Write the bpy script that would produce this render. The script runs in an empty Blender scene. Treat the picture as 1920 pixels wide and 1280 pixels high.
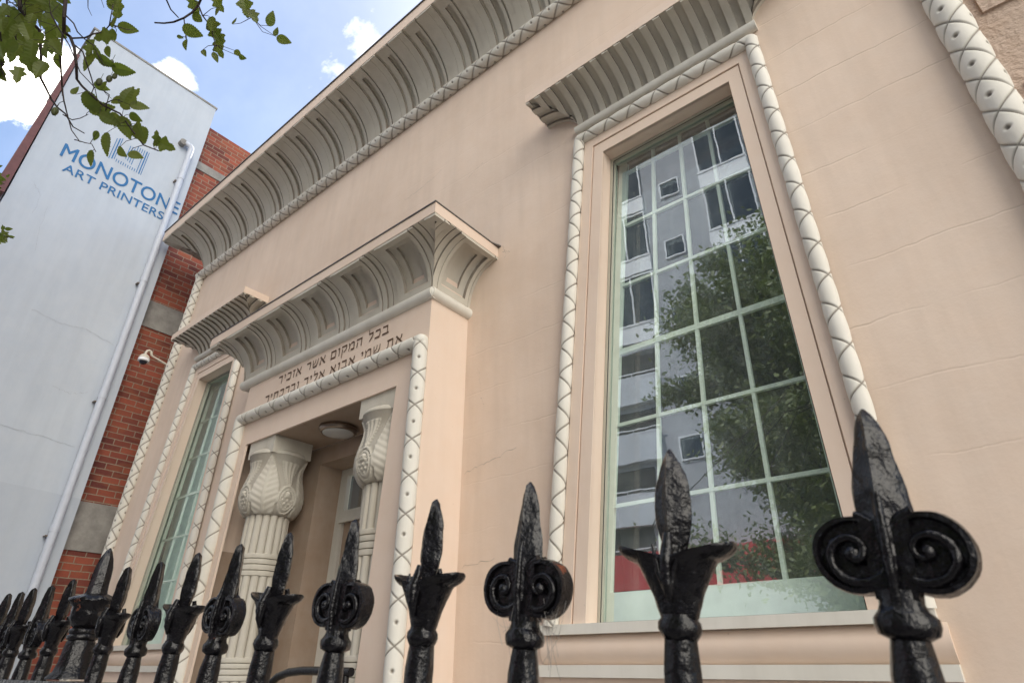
import bpy, bmesh, math, random
from math import sin, cos, pi, radians, sqrt, exp, floor, atan2, hypot
from mathutils import Vector, Matrix
random.seed(7)
D = 3.0          # one facade unit: metres from the camera to the facade
EYE = 1.62
sc = bpy.context.scene
C = sc.collection

# ------------------------------------------------------------ nodes / materials
def newmat(name):
    m = bpy.data.materials.new(name); m.use_nodes = True
    nt = m.node_tree; b = nt.nodes['Principled BSDF']
    return m, nt, b
class NT:
    def __init__(s, nt): s.nt = nt; s.L = nt.links.new; s.x = 0
    def n(s, t, **k):
        o = s.nt.nodes.new(t)
        for a, v in k.items(): setattr(o, a, v)
        return o
    def coord(s):
        return s.n('ShaderNodeTexCoord').outputs['Object']
    def mapping(s, vec, scale=(1,1,1), loc=(0,0,0), rot=(0,0,0)):
        m = s.n('ShaderNodeMapping'); m.inputs['Scale'].default_value = scale
        m.inputs['Location'].default_value = loc; m.inputs['Rotation'].default_value = rot
        s.L(vec, m.inputs['Vector']); return m.outputs[0]
    def noise(s, vec, scale, detail=4, rough=.55, dist=0):
        t = s.n('ShaderNodeTexNoise'); t.inputs['Scale'].default_value = scale
        t.inputs['Detail'].default_value = detail; t.inputs['Roughness'].default_value = rough
        t.inputs['Distortion'].default_value = dist
        s.L(vec, t.inputs['Vector']); return t.outputs['Fac']
    def ramp(s, f, p0, p1, c0=(0,0,0,1), c1=(1,1,1,1)):
        r = s.n('ShaderNodeValToRGB'); e = r.color_ramp.elements
        e[0].position = p0; e[1].position = p1; e[0].color = c0; e[1].color = c1
        s.L(f, r.inputs[0]); return r.outputs[0]
    def mix(s, f, a, b, mode='MIX'):
        m = s.n('ShaderNodeMix', data_type='RGBA', blend_type=mode)
        for sock, v in ((m.inputs[0], f), (m.inputs[6], a), (m.inputs[7], b)):
            if hasattr(v, 'is_linked') or hasattr(v, 'links'): s.L(v, sock)
            else: sock.default_value = v if isinstance(v, (int, float)) else (tuple(v) + (1,))[:4]
        return m.outputs[2]
    def math(s, op, a, b=0.0, c=0.0):
        m = s.n('ShaderNodeMath', operation=op)
        for i, v in enumerate((a, b, c)):
            if hasattr(v, 'links'): s.L(v, m.inputs[i])
            else: m.inputs[i].default_value = v
        return m.outputs[0]
    def bump(s, h, strength, dist=.01, normal=None):
        b = s.n('ShaderNodeBump'); b.inputs['Strength'].default_value = strength
        b.inputs['Distance'].default_value = dist
        s.L(h, b.inputs['Height'])
        if normal is not None: s.L(normal, b.inputs['Normal'])
        return b.outputs[0]

def mat_paint(name, col, stain=(.78,.74,.70), rough=.75, bump=.25, joints=False, dirt=(.12,.095,.07), streak=.3, fine=60, cav=True, fw=.25):
    m, nt, b = newmat(name); N = NT(nt); co = N.coord()
    big = N.ramp(N.noise(co, .9, 5, .6), .35, .7)
    strk = N.ramp(N.noise(N.mapping(co, (3.2, 3.2, .35)), 2.2, 5, .65), .42, .75)
    med = N.ramp(N.noise(co, 7, 5, .6), .3, .75)
    c = N.mix(big, col, tuple(a*s_ for a, s_ in zip(col, stain)))
    c = N.mix(N.math('MULTIPLY', strk, streak), c, tuple(a*.82*s_ for a, s_ in zip(col, stain)))
    c = N.mix(N.math('MULTIPLY', med, .12), c, (.75,.72,.68))
    spk = N.ramp(N.noise(co, 38, 3, .5), .73, .78)
    c = N.mix(N.math('MULTIPLY', spk, .35), c, tuple(a*.45 for a in col))
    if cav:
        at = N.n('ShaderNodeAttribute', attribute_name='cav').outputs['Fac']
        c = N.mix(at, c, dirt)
    N.L(c, b.inputs['Base Color'])
    b.inputs['Roughness'].default_value = rough
    h = N.math('ADD', N.math('MULTIPLY', N.noise(co, fine, 6, .65), fw), N.math('MULTIPLY', N.noise(co, 6, 4, .6), .9))
    if joints:
        sep = N.n('ShaderNodeSeparateXYZ'); N.L(co, sep.inputs[0])
        wob = N.noise(N.mapping(co, (1.3, 1.3, 1.3)), 2.2, 4, .6)
        z = N.math('ADD', sep.outputs[2], N.math('MULTIPLY', wob, .075))
        fr = N.math('FRACT', N.math('DIVIDE', N.math('ADD', z, -4.803+.0225+.1665), .3335))
        d = N.math('ABSOLUTE', N.math('SUBTRACT', fr, .5))
        g = N.ramp(d, .0, .022, (1,1,1,1), (0,0,0,1))
        msk = N.ramp(N.noise(N.mapping(co, (1,1,2.2)), .9, 3, .6), .42, .6)
        g = N.math('MULTIPLY', g, msk)
        xr_ = N.math('DIVIDE', N.math('ADD', sep.outputs[0], 3.4), 3.2); g = N.math('MULTIPLY', g, N.ramp(xr_, .0, 1.0, (.22,.22,.22,1), (1,1,1,1)))
        h = N.math('SUBTRACT', h, N.math('MULTIPLY', g, 1.3))
        c2 = N.mix(N.math('MULTIPLY', g, .14), c, tuple(a*.5 for a in col)); N.L(c2, b.inputs['Base Color'])
    N.L(N.bump(h, bump, .012), b.inputs['Normal'])
    return m

def mat_simple(name, col, rough=.6, metal=0, var=.15, scale=12, bump=.1, spec=.5):
    m, nt, b = newmat(name); N = NT(nt); co = N.coord()
    f = N.noise(co, scale, 5, .6)
    N.L(N.mix(N.math('MULTIPLY', N.ramp(f, .35, .7), 1.0), col, tuple(a*(1-var) for a in col)), b.inputs['Base Color'])
    b.inputs['Roughness'].default_value = rough; b.inputs['Metallic'].default_value = metal
    if bump: N.L(N.bump(N.noise(co, scale*5, 4), bump, .01), b.inputs['Normal'])
    return m

def mat_brick(name):
    m, nt, b = newmat(name); N = NT(nt); co = N.coord()
    sep = N.n('ShaderNodeSeparateXYZ'); N.L(co, sep.inputs[0])
    cb = N.n('ShaderNodeCombineXYZ')
    wz = N.math('ADD', sep.outputs[2], N.math('MULTIPLY', N.noise(co, 1.7, 3), .03))
    N.L(sep.outputs[1], cb.inputs[0]); N.L(wz, cb.inputs[1])
    dis = N.n('ShaderNodeVectorMath', operation='ADD'); N.L(cb.outputs[0], dis.inputs[0])
    nz = N.n('ShaderNodeTexNoise'); nz.inputs['Scale'].default_value = 22; N.L(co, nz.inputs['Vector'])
    sc_ = N.n('ShaderNodeVectorMath', operation='SCALE'); sc_.inputs['Scale'].default_value = .008
    N.L(nz.outputs['Color'], sc_.inputs[0]); N.L(sc_.outputs[0], dis.inputs[1])
    bt = N.n('ShaderNodeTexBrick'); N.L(dis.outputs[0], bt.inputs['Vector'])
    bt.inputs['Scale'].default_value = 1; bt.inputs['Brick Width'].default_value = .235
    bt.inputs['Row Height'].default_value = .092; bt.inputs['Mortar Size'].default_value = .007
    bt.inputs['Mortar Smooth'].default_value = .25; bt.inputs['Bias'].default_value = -.1
    bt.inputs['Color1'].default_value = (.36,.085,.048,1); bt.inputs['Color2'].default_value = (.11,.024,.022,1)
    bt.inputs['Mortar'].default_value = (.36,.28,.19,1)
    per = N.noise(N.mapping(co, (4, 4.2, 11)), 1, 1)
    c = N.mix(N.math('MULTIPLY', N.ramp(per, .45, .65), .5), bt.outputs['Color'], (.33,.10,.045))
    c = N.mix(bt.outputs['Fac'], c, (.31,.25,.18))
    c = N.mix(N.math('MULTIPLY', N.ramp(N.noise(co, 30, 5), .45, .8), .5), c, (.16,.08,.06))
    N.L(c, b.inputs['Base Color']); b.inputs['Roughness'].default_value = .85
    h = N.math('SUBTRACT', N.math('MULTIPLY', N.noise(co, 60, 5), .3), bt.outputs['Fac'])
    N.L(N.bump(h, .6, .012), b.inputs['Normal'])
    return m

def mat_iron(name='black_paint_iron'):
    m, nt, b = newmat(name); N = NT(nt)
    geo = N.n('ShaderNodeNewGeometry').outputs['Position']
    rust = N.ramp(N.noise(geo, 16, 5, .6), .70, .735)
    wear = N.ramp(N.noise(geo, 130, 5, .7), .52, .75)
    c = N.mix(wear, (.005,.0045,.0055), (.014,.013,.017))
    c = N.mix(N.math('MULTIPLY', rust, .9), c, (.20,.06,.025))
    N.L(c, b.inputs['Base Color'])
    r = N.mix(rust, N.mix(N.ramp(N.noise(geo, 90, 4), .4, .7), (.07,.07,.07), (.30,.30,.30)), (.85,.85,.85))
    N.L(r, b.inputs['Roughness'])
    b.inputs['Specular IOR Level'].default_value = .38
    h = N.math('ADD', N.math('MULTIPLY', N.noise(geo, 75, 3, .5), 1.3), N.math('MULTIPLY', N.noise(geo, 420, 3, .6), .22))
    h = N.math('ADD', h, N.math('MULTIPLY', rust, .3))
    N.L(N.bump(h, 1.0, .0025), b.inputs['Normal'])
    return m

def mat_glass(name, refl=.42, tint=(.80,.93,.86), wob=.0):
    m, nt, b = newmat(name); N = NT(nt); nt.nodes.remove(b)
    out = nt.nodes['Material Output']; co = N.coord()
    tr = N.n('ShaderNodeBsdfTransparent'); tr.inputs[0].default_value = tint + (1,)
    gl = N.n('ShaderNodeBsdfGlossy'); gl.inputs['Roughness'].default_value = .0
    gl.inputs[0].default_value = (.93,.98,1,1)
    if wob:
        N.L(N.bump(N.noise(N.mapping(co, (1,1,1)), 5, 2, .5), wob, .01), gl.inputs['Normal'])
    fr = N.n('ShaderNodeFresnel'); fr.inputs[0].default_value = 1.5
    f = N.math('ADD', N.math('MULTIPLY', fr.outputs[0], .6), refl)
    tr2 = N.n('ShaderNodeBsdfTransparent'); tr2.inputs[0].default_value = (0,0,0,1)
    mx = N.n('ShaderNodeMixShader'); N.L(f, mx.inputs[0]); N.L(tr2.outputs[0], mx.inputs[1]); N.L(gl.outputs[0], mx.inputs[2])
    ad = N.n('ShaderNodeAddShader'); N.L(tr.outputs[0], ad.inputs[0]); N.L(mx.outputs[0], ad.inputs[1])
    df_ = N.n('ShaderNodeBsdfDiffuse'); N.L(N.mix(N.ramp(N.noise(N.mapping(co, (2,2,1)), 6, 6, .65), .4, .75), (.012,.013,.014), (.045,.048,.05)), df_.inputs[0])
    a2 = N.n('ShaderNodeAddShader'); N.L(ad.outputs[0], a2.inputs[0]); N.L(df_.outputs[0], a2.inputs[1])
    N.L(a2.outputs[0], out.inputs[0]); return m

def mat_leaf(name, c1, c2, trans=.5):
    m, nt, b = newmat(name); N = NT(nt); nt.nodes.remove(b)
    out = nt.nodes['Material Output']
    info = N.n('ShaderNodeAttribute', attribute_name='cav').outputs['Fac']
    geo = N.n('ShaderNodeNewGeometry').outputs['Position']
    c = N.mix(info, c1, c2)
    c = N.mix(N.math('MULTIPLY', N.ramp(N.noise(geo, 55, 4), .45, .7), .35), c, (.10,.075,.02))
    d = N.n('ShaderNodeBsdfPrincipled'); d.inputs['Roughness'].default_value = .5
    N.L(c, d.inputs['Base Color'])
    t = N.n('ShaderNodeBsdfTranslucent')
    N.L(N.mix(.65, c, (.30,.42,.04)), t.inputs[0])
    mx = N.n('ShaderNodeMixShader'); mx.inputs[0].default_value = trans
    N.L(d.outputs[0], mx.inputs[1]); N.L(t.outputs[0], mx.inputs[2]); N.L(mx.outputs[0], out.inputs[0])
    return m

WALL = (.735,.590,.478); TRIM = (.72,.70,.64)
M = dict(
    wall=mat_paint('beige_render', WALL, joints=True, stain=(.87,.845,.82), streak=.34, cav=False),
    arch=mat_paint('beige_architrave', (.73,.586,.478), stain=(.94,.92,.9), streak=.2, bump=.12, cav=False),
    trim=mat_paint('stone_grey_trim', TRIM, bump=.16, stain=(.90,.88,.84), streak=.45),
    hood=mat_paint('stone_grey_cavetto', (.55,.52,.45), bump=.16, stain=(.90,.87,.82), streak=.4),
    rough=mat_paint('rough_stucco', (.58,.45,.36), bump=1.0, fine=20, fw=3.0, cav=False),
    white=mat_paint('white_render', (.54,.59,.655), stain=(.88,.89,.91), bump=.2, streak=.35, cav=False),
    dado=mat_paint('grey_render', (.48,.53,.60), stain=(.95,.95,.95), bump=.2, cav=False),
    conc=mat_simple('bare_concrete', (.36,.34,.31), .9, var=.35, scale=6, bump=.5),
    brick=mat_brick('red_brick'), iron=mat_iron(),
    red=mat_simple('red_painted_strip', (.17,.06,.06), .6, var=.3),
    blue=mat_simple('blue_sign_paint', (.02,.17,.42), .6, var=.2, scale=30, bump=0),
    pipe=mat_simple('white_pvc_pipe', (.58,.62,.70), .45, var=.08, bump=.02),
    ink=mat_simple('dark_letter_paint', (.10,.055,.03), .8, var=.2, bump=0),  # flat dark strokes stand for the shade inside incised letters
    crack=mat_simple('hairline_crack', (.38,.40,.44), .9, bump=0),
    alu=mat_simple('cream_aluminium_frame', (.44,.42,.35), .4, var=.08, bump=.02),
    seal=mat_simple('black_seal', (.012,.012,.012), .5, bump=0),
    sash=mat_simple('pale_green_sash', (.55,.60,.55), .5, var=.12, scale=9, bump=.1),
    jamb=mat_simple('green_jamb', (.34,.40,.35), .6, var=.12, bump=.05),
    room2=mat_simple('net_curtain', (.62,.70,.65), .9, var=.2, bump=0),
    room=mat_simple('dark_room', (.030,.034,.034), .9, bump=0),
    glass=mat_glass('window_glass', .24, tint=(.90,.95,.92), wob=.02), glass2=mat_glass('dull_window_glass', .06, tint=(.90,.95,.92)), pane=mat_glass('sash_glass', .03, (.85,.9,.88)),
    capm=mat_paint('weathered_column_paint', (.56,.53,.46), bump=.2, stain=(.84,.80,.74), streak=.6),  # weathered paint, darkened further for the shade inside the porch
    doorp=mat_paint('door_paint', (.42,.315,.235), bump=.1, cav=False),
    steel=mat_simple('brushed_bronze', (.30,.24,.19), .3, 1.0, var=.1, bump=.02),
    opal=mat_simple('opal_glass', (.62,.62,.60), .25, var=.03, bump=0),
    cream=mat_simple('cream_plastic', (.66,.60,.50), .4, var=.1, bump=.02),
    domeb=mat_simple('black_dome', (.02,.02,.03), .08, bump=0),
    flash=mat_simple('lead_flashing', (.10,.09,.085), .6, var=.3),
    bark=mat_simple('dark_bark', (.050,.034,.030), .9, var=.4, scale=40, bump=.6),
    leaf=mat_leaf('green_leaf', (.040,.062,.016), (.105,.125,.032), .5),
    leaf2=mat_leaf('tree_leaf', (.09,.125,.055), (.26,.31,.13), .2),
    fruit=mat_simple('seed_pod', (.06,.07,.02), .6, bump=.1),
    asph=mat_simple('asphalt', (.06,.06,.062), .9, var=.3, scale=30, bump=.6),
    pave=mat_simple('footpath_paving', (.36,.34,.31), .85, var=.2, scale=8, bump=.3),
    line=mat_simple('road_paint', (.75,.75,.72), .7, var=.1),
    ground=mat_simple('ground_earth', (.22,.20,.16), .95, var=.3, scale=2, bump=.3),
    ogrey=mat_simple('grey_panel', (.47,.48,.51), .85, var=.18, scale=1.2, bump=.3),
    olight=mat_simple('light_parapet', (.66,.68,.72), .8, var=.12, scale=1.5, bump=.3),
    owhite=mat_simple('white_spandrel', (.85,.86,.88), .5, var=.05, bump=.02),
    odark=mat_simple('dark_opening', (.02,.02,.022), .7, bump=0),
    oglass=mat_simple('blue_black_window', (.02,.035,.05), .05, var=.2, scale=2, bump=.02),
    ored=mat_simple('red_shop_wall', (.60,.045,.05), .6, var=.1, scale=2, bump=.02),
    sand=mat_simple('sandstone_plinth', (.42,.34,.24), .9, var=.3, scale=9, bump=.6),
    step=mat_simple('weathered_step', (.36,.32,.27), .9, var=.3, bump=0),  # darker faces between relief heights, also used for the wall cracks
    web=mat_simple('cobweb_silk', (.30,.28,.26), .8, bump=0),
)

# ------------------------------------------------------------ mesh helper
class MB:
    def __init__(s): s.v = []; s.f = []; s.c = []; s.dark = set()
    def add(s, vs, fs, cav=None):
        o = len(s.v); s.v += [tuple(p) for p in vs]; s.f += [tuple(i+o for i in f) for f in fs]
        s.c += (cav if cav else [0.0]*len(vs))
    def quad(s, a, b, c, d): s.add([a, b, c, d], [(0,1,2,3)])
    def box(s, p0, p1):
        x0,y0,z0 = p0; x1,y1,z1 = p1
        s.hexa([(x0,y0,z0),(x1,y0,z0),(x1,y1,z0),(x0,y1,z0)], [(x0,y0,z1),(x1,y0,z1),(x1,y1,z1),(x0,y1,z1)])
    def hexa(s, b, t):
        s.add(list(b)+list(t), [(3,2,1,0),(4,5,6,7),(0,1,5,4),(1,2,6,5),(2,3,7,6),(3,0,4,7)])
    def slab(s, poly, vec):      # polygon extruded along vec
        n = len(poly); vec = Vector(vec); a = [Vector(p) for p in poly]; b = [p+vec for p in a]
        s.add(a+b, [tuple(range(n-1,-1,-1)), tuple(range(n, 2*n))] + [(i, (i+1)%n, (i+1)%n+n, i+n) for i in range(n)])
    def tube(s, pts, r, n=8, caps=True):
        pts = [Vector(p) for p in pts]; m = len(pts)
        rs = r if isinstance(r, (list, tuple)) else [r]*m
        up = Vector((0.13,.21,.97)); vs = []
        prev = None
        for i, p in enumerate(pts):
            t = (pts[min(i+1, m-1)]-pts[max(i-1, 0)])
            t = t.normalized() if t.length > 1e-9 else Vector((0,0,1))
            u = t.cross(up if prev is None else prev)
            if u.length < 1e-4: u = t.cross(Vector((1,0,0)))
            u.normalize(); w = u.cross(t).normalized(); prev = w
            for k in range(n):
                a = 2*pi*k/n; vs.append(p + (u*cos(a)+w*sin(a))*rs[i])
        fs = [(i*n+k, i*n+(k+1)%n, (i+1)*n+(k+1)%n, (i+1)*n+k) for i in range(m-1) for k in range(n)]
        if caps: fs += [tuple(range(n-1,-1,-1)), tuple(range((m-1)*n, m*n))]
        s.add(vs, fs)
    def lathe(s, prof, c=(0,0,0), n=32, mod=None, axis='z', cavf=None, ph=0):
        vs = []; cv = []; m = len(prof)
        for i, (r, z) in enumerate(prof):
            for k in range(n):
                a = 2*pi*k/n+ph; rr = r + (mod(a, i, r, z) if mod else 0)
                if axis == 'z': vs.append((c[0]+rr*cos(a), c[1]+rr*sin(a), c[2]+z))
                else: vs.append((c[0]+rr*cos(a), c[1]+z, c[2]+rr*sin(a)))
                cv.append(cavf(a, i) if cavf else 0.0)
        fs = [(i*n+k, i*n+(k+1)%n, (i+1)*n+(k+1)%n, (i+1)*n+k) for i in range(m-1) for k in range(n)]
        fs += [tuple(range(n-1,-1,-1)), tuple(range((m-1)*n, m*n))]
        s.add(vs, fs, cv)
    def build(s, name, mat, parent=None, unit=True, smooth=None, merge=False, origin=None):
        me = bpy.data.meshes.new(name)
        o_ = Vector(parent.location) if (parent is not None and parent.type == 'EMPTY') else (Vector(parent['world_o']) if parent is not None and 'world_o' in parent else Vector((0,0,0)))
        vs = [(x*D, y*D, z*D+EYE) for x, y, z in s.v] if unit else s.v
        me.from_pydata(vs, [], s.f)
        at = me.attributes.new('cav', 'FLOAT', 'POINT'); at.data.foreach_set('value', s.c)
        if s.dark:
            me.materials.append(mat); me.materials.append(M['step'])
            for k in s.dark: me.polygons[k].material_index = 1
        if merge or smooth is not None:
            bm = bmesh.new(); bm.from_mesh(me)
            if merge: bmesh.ops.remove_doubles(bm, verts=bm.verts, dist=2e-5)
            bmesh.ops.recalc_face_normals(bm, faces=bm.faces)
            bm.to_mesh(me); bm.free()
        if smooth is not None:
            me.shade_smooth() if hasattr(me, 'shade_smooth') else me.polygons.foreach_set('use_smooth', [True]*len(me.polygons))
            me.set_sharp_from_angle(angle=radians(smooth))
        if not s.dark: me.materials.append(mat)
        me.update()
        o = bpy.data.objects.new(name, me); C.objects.link(o)
        if parent is not None:
            o.parent = parent
            if parent.type == 'EMPTY' and unit is not None and not s_local(parent): o.location = -o_
        return o
def s_local(p): return bool(p.get('_local'))

def empty(name, loc, label=None, cat=None, group=None, local=False):
    o = bpy.data.objects.new(name, None); C.objects.link(o); o.location = loc; o.empty_display_size = .1
    if local: o['_local'] = 1
    if label: o['label'] = label; o['category'] = cat
    if group: o['group'] = group
    return o
def tag(o, label, cat, group=None):
    o['label'] = label; o['category'] = cat
    if group: o['group'] = group
    return o
def struct(name, mb, mat, **k):
    o = mb.build(name, mat, **k); o['kind'] = 'structure'; return o

# ------------------------------------------------------------ carved mouldings
def carved_roll(mb, A, B, r, n=1, P=.068, th0=0, s0=0, holes=False, e1=(0,-1,0), step=.0016, nth=44, span=130, gw=.0021, gd=.0024, pillow=.05, hr=.0042, taper=None):
    A = Vector(A); B = Vector(B); t = (B-A); Ln = t.length; t.normalize()
    e1 = Vector(e1); e1 = (e1 - t*e1.dot(t)).normalized(); e2 = t.cross(e1)
    ns = max(2, int(Ln/step)); vs = []; cv = []
    grad = sqrt((n/r)**2 + (2*pi/P)**2)
    rows = []
    k0 = int(-s0/P)-2; k1 = int((Ln-s0)/P)+3
    for i in range(ns+1):
        s_ = Ln*i/ns
        for j in range(nth+1):
            th = radians(-span + 2*span*j/nth)
            rel = th-th0
            a = n*rel; b_ = 2*pi*(s_-s0)/P
            w1 = (a-b_+pi) % (2*pi) - pi; w2 = (a+b_+pi) % (2*pi) - pi
            d = min(abs(w1), abs(w2))/grad
            g = exp(-(d/gw)**2)
            h = pillow*r*(abs(sin(w1/2)*sin(w2/2))) - gd*g
            if holes:
                m_ = round(rel/(pi/n)); cth = m_*pi/n
                off = .5 if m_ % 2 == 0 else 0
                q = (s_-s0)/P - off; ds = (q-round(q))*P
                dd = hypot(ds, (rel-cth)*r)
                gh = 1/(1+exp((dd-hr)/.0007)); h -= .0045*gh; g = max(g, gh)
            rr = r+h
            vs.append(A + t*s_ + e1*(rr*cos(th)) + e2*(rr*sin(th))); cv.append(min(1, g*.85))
    W_ = nth+1
    fs = [(i*W_+j, i*W_+j+1, (i+1)*W_+j+1, (i+1)*W_+j) for i in range(ns) for j in range(nth)]
    mb.add(vs, fs, cv)

def cavetto(mb, O, a, o, L, P, z0, Hc, xs, vs, hf, mitre=(1,1), vr=18):
    O = Vector(O); a = Vector(a); o = Vector(o); up = Vector((0,0,1))
    def pt(x, v, h):
        g = v*pi/2; no = Hc*cos(g); nz = -P*sin(g); q = hypot(no, nz); no /= q; nz /= q
        out = P*(1-cos(g)) + h*no; z = z0+Hc*sin(g)+h*nz
        x = max(-out*mitre[0], min(L+out*mitre[1], x))
        return O + a*x + o*out + up*z
    V = sorted(set([round(i/vr, 5) for i in range(vr+1)] + [round(v, 5) for v in vs]))
    X = sorted(set(round(x, 6) for x in xs))
    nx, nv = len(X)-1, len(V)-1
    H = [[hf((X[i]+X[i+1])/2, (V[j]+V[j+1])/2) for j in range(nv)] for i in range(nx)]
    for i in range(nx):
        for j in range(nv):
            h = H[i][j]; x0, x1, v0, v1 = X[i], X[i+1], V[j], V[j+1]
            lo = -P*(1-cos(v1*pi/2))*mitre[0]-.02; hi = L+P*(1-cos(v1*pi/2))*mitre[1]+.02
            if x1 < lo or x0 > hi: continue
            mb.add([pt(x0,v0,h), pt(x1,v0,h), pt(x1,v1,h), pt(x0,v1,h)], [(0,1,2,3)])
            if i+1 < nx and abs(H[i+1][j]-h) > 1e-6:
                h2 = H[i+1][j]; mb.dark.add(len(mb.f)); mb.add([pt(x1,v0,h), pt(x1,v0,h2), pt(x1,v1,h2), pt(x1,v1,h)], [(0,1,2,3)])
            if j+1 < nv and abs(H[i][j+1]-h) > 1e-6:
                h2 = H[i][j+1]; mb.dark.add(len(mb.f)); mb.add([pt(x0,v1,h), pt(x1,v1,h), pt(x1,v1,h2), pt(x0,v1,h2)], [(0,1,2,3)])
            if j == nv-1:
                mb.add([pt(x0,v1,h), pt(x1,v1,h), pt(x1,v1,-.001), pt(x0,v1,-.001)], [(0,1,2,3)])

def fascia(mb, x0, x1, yf, yb, z0, z1, t=.0012):
    mb.box((x0, yf, z0), (x1, yf+t, z1)); mb.box((x0, yf+t, z0), (x0+t, yb, z1)); mb.box((x1-t, yf+t, z0), (x1, yb, z1))
    mb.box((x0+t, yf+t, z1-.004), (x1-t, yb, z1-.0002))

# ============================================================ SYNAGOGUE
syn = empty('synagogue', (-1.4*D, 1.0*D, 0), 'beige rendered building with carved cornice, tall tapered windows and Hebrew inscription over its entrance', 'building')
GZ = -EYE/D
# --- front wall with two window openings
wL = lambda z: -2.965-.072*(1.846-z)     # left corner roll centre
WR = .197
RW = dict(L=lambda z: -.513-.139*(1.152-z)/1.09*1.02, R=lambda z: -.182, z0=.062, z1=1.152)
RW['L'] = lambda z: -.510 - (1.152-z)*(.640-.510)/(1.152-.062)
LW = dict(L=lambda z: -2.637-(1.139-z)*.128, R=lambda z: -2.338, z0=.058, z1=1.139)
PXL, PXR, PY = -1.845, -.968, .865
mb = MB()
def wq(xa0, xb0, xa1, xb1, z0, z1):
    mb.quad((xa0,1,z0),(xb0,1,z0),(xb1,1,z1),(xa1,1,z1))
TOPZ = 1.846
def span(z0, z1, left, right):
    wq(left(z0), right(z0), left(z1), right(z1), z0, z1)
c_ = lambda v: (lambda z: v)
zc = [GZ, .058, .062, .70, 1.139, 1.152, TOPZ]
for z0, z1 in zip(zc[:-1], zc[1:]):
    mid = (z0+z1)/2
    inL = LW['z0'] < mid < LW['z1']; inR = RW['z0'] < mid < RW['z1']
    segs = [wL]
    if inL: segs += [LW['L'], LW['R']]
    if mid < .70: segs += [c_(-1.835), c_(-1.06)]
    if inR: segs += [RW['L'], RW['R']]
    segs += [c_(WR)]
    for k in range(0, len(segs), 2): span(z0, z1, segs[k], segs[k+1])
# thickness at the left end and the hidden upper parapet
mb.quad((wL(GZ),1,GZ),(wL(GZ),3,GZ),(wL(TOPZ),3,TOPZ),(wL(TOPZ),1,TOPZ))
mb.quad((wL(TOPZ),1,TOPZ),(WR,1,TOPZ),(WR,1,2.1),(-2.96,1,2.1))
front = mb.build('front_wall', M['wall'], syn)
# rough side bay on the right
mb = MB(); mb.box((WR, 1.05, GZ), (1.6, 1.6, 2.1)); mb.box((WR-.01,1.0,GZ),(WR+.02,1.06,2.1))
mb.build('side_wall', M['rough'], syn)
# stone joints on the side bay: shallow raised blocks
mb = MB()
for k in range(8):
    z = .35+k*.17
    for j in range(4):
        x = WR+.045+j*.36+(.18 if k % 2 else 0)
        mb.box((x+.006, 1.044, z+.006), (x+.354, 1.056, z+.164))
mb.build('rusticated_block_course', M['rough'], syn)

# --- main cornice
cor = MB(); Pm = .1924
PB = .1553; U0 = -1.339     # reeds occupy [U0-.079, U0] + k*PB
XL, XRc = -2.96, WR+.0
def bounds_main(lo, hi, org):
    xs = [lo, hi]; k = int((lo-org)/PB)-2
    while org+k*PB < hi+PB:
        b0 = org+k*PB
        xs += [b0-.079, b0-.0527, b0-.0263, b0, b0-.079-.0763+.0325, b0-.079-.021, b0-.079-.0763, b0-.079-.008, b0-.079-.066, b0-.079+.024,b0-.0527+.024,b0-.0263+.024]
        k += 1
    return [x for x in xs if lo <= x <= hi]
def h_main(org):
    def f(x, v):
        u = (org-x) % PB
        if u < .079:
            w = u % .0263
            if w > .0240 : return -.003
            return .0085 if u < .0263 else (.0095 if u < .0527 else .0080)
        u -= .079
        if .021 < u < .0438: return -.0075 if .0 < v < .87 else .0045
        if u < .008 or u > .066: return .0005
        return .0045
    return f
cavetto(cor, (0,1,0), (1,0,0), (0,-1,0), 0, Pm, 1.868, .197, bounds_main(XL-Pm, WR+Pm, U0), [.87], h_main(U0), mitre=(0,0)) if False else None
L_ = WR-XL
sh = U0-XL
cavetto(cor, (XL,1,0), (1,0,0), (0,-1,0), L_, Pm, 1.868, .197, bounds_main(-Pm, L_+Pm, sh), [.87], h_main(sh), mitre=(1,1), vr=22)
sh2 = .02
cavetto(cor, (XL,2.2,0), (0,-1,0), (-1,0,0), 1.2, Pm, 1.868, .197, bounds_main(0, 1.2+Pm, 1.2+Pm-.01), [.87], h_main(1.2+Pm-.01), mitre=(0,1), vr=14)
cor.build('cornice', M['hood'], syn, smooth=30, merge=True)
mb = MB(); fascia(mb, XL-Pm-.001, WR+Pm+.001, 1-Pm-.0015, 1.6, 2.065, 2.124); mb.build('cornice_fascia', M['arch'], syn)
mb = MB(); mb.box((XL-Pm-.004, 1-Pm-.006, 2.1245), (WR+Pm+.004, 1.62, 2.130)); mb.build('cornice_capping', M['flash'], syn)
mb = MB(); carved_roll(mb, (-2.985,.987,1.845), (WR,.987,1.845), .0225, n=2, P=.0712, th0=radians(22), s0=.036, holes=True, step=.0022, nth=40, e1=(0,-1,0), hr=.0036, gw=.0026)
mb.build('cornice_roll', M['trim'], syn, smooth=80)
# --- corner rolls
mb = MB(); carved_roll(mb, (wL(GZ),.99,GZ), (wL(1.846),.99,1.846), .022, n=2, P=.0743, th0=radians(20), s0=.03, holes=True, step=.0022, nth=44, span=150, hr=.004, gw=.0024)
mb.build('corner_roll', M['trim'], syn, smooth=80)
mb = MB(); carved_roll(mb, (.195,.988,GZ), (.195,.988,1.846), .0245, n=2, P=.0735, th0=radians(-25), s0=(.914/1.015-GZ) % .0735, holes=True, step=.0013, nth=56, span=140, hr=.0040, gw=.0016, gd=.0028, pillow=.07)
mb.build('corner_roll', M['trim'], syn, smooth=80)

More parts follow.
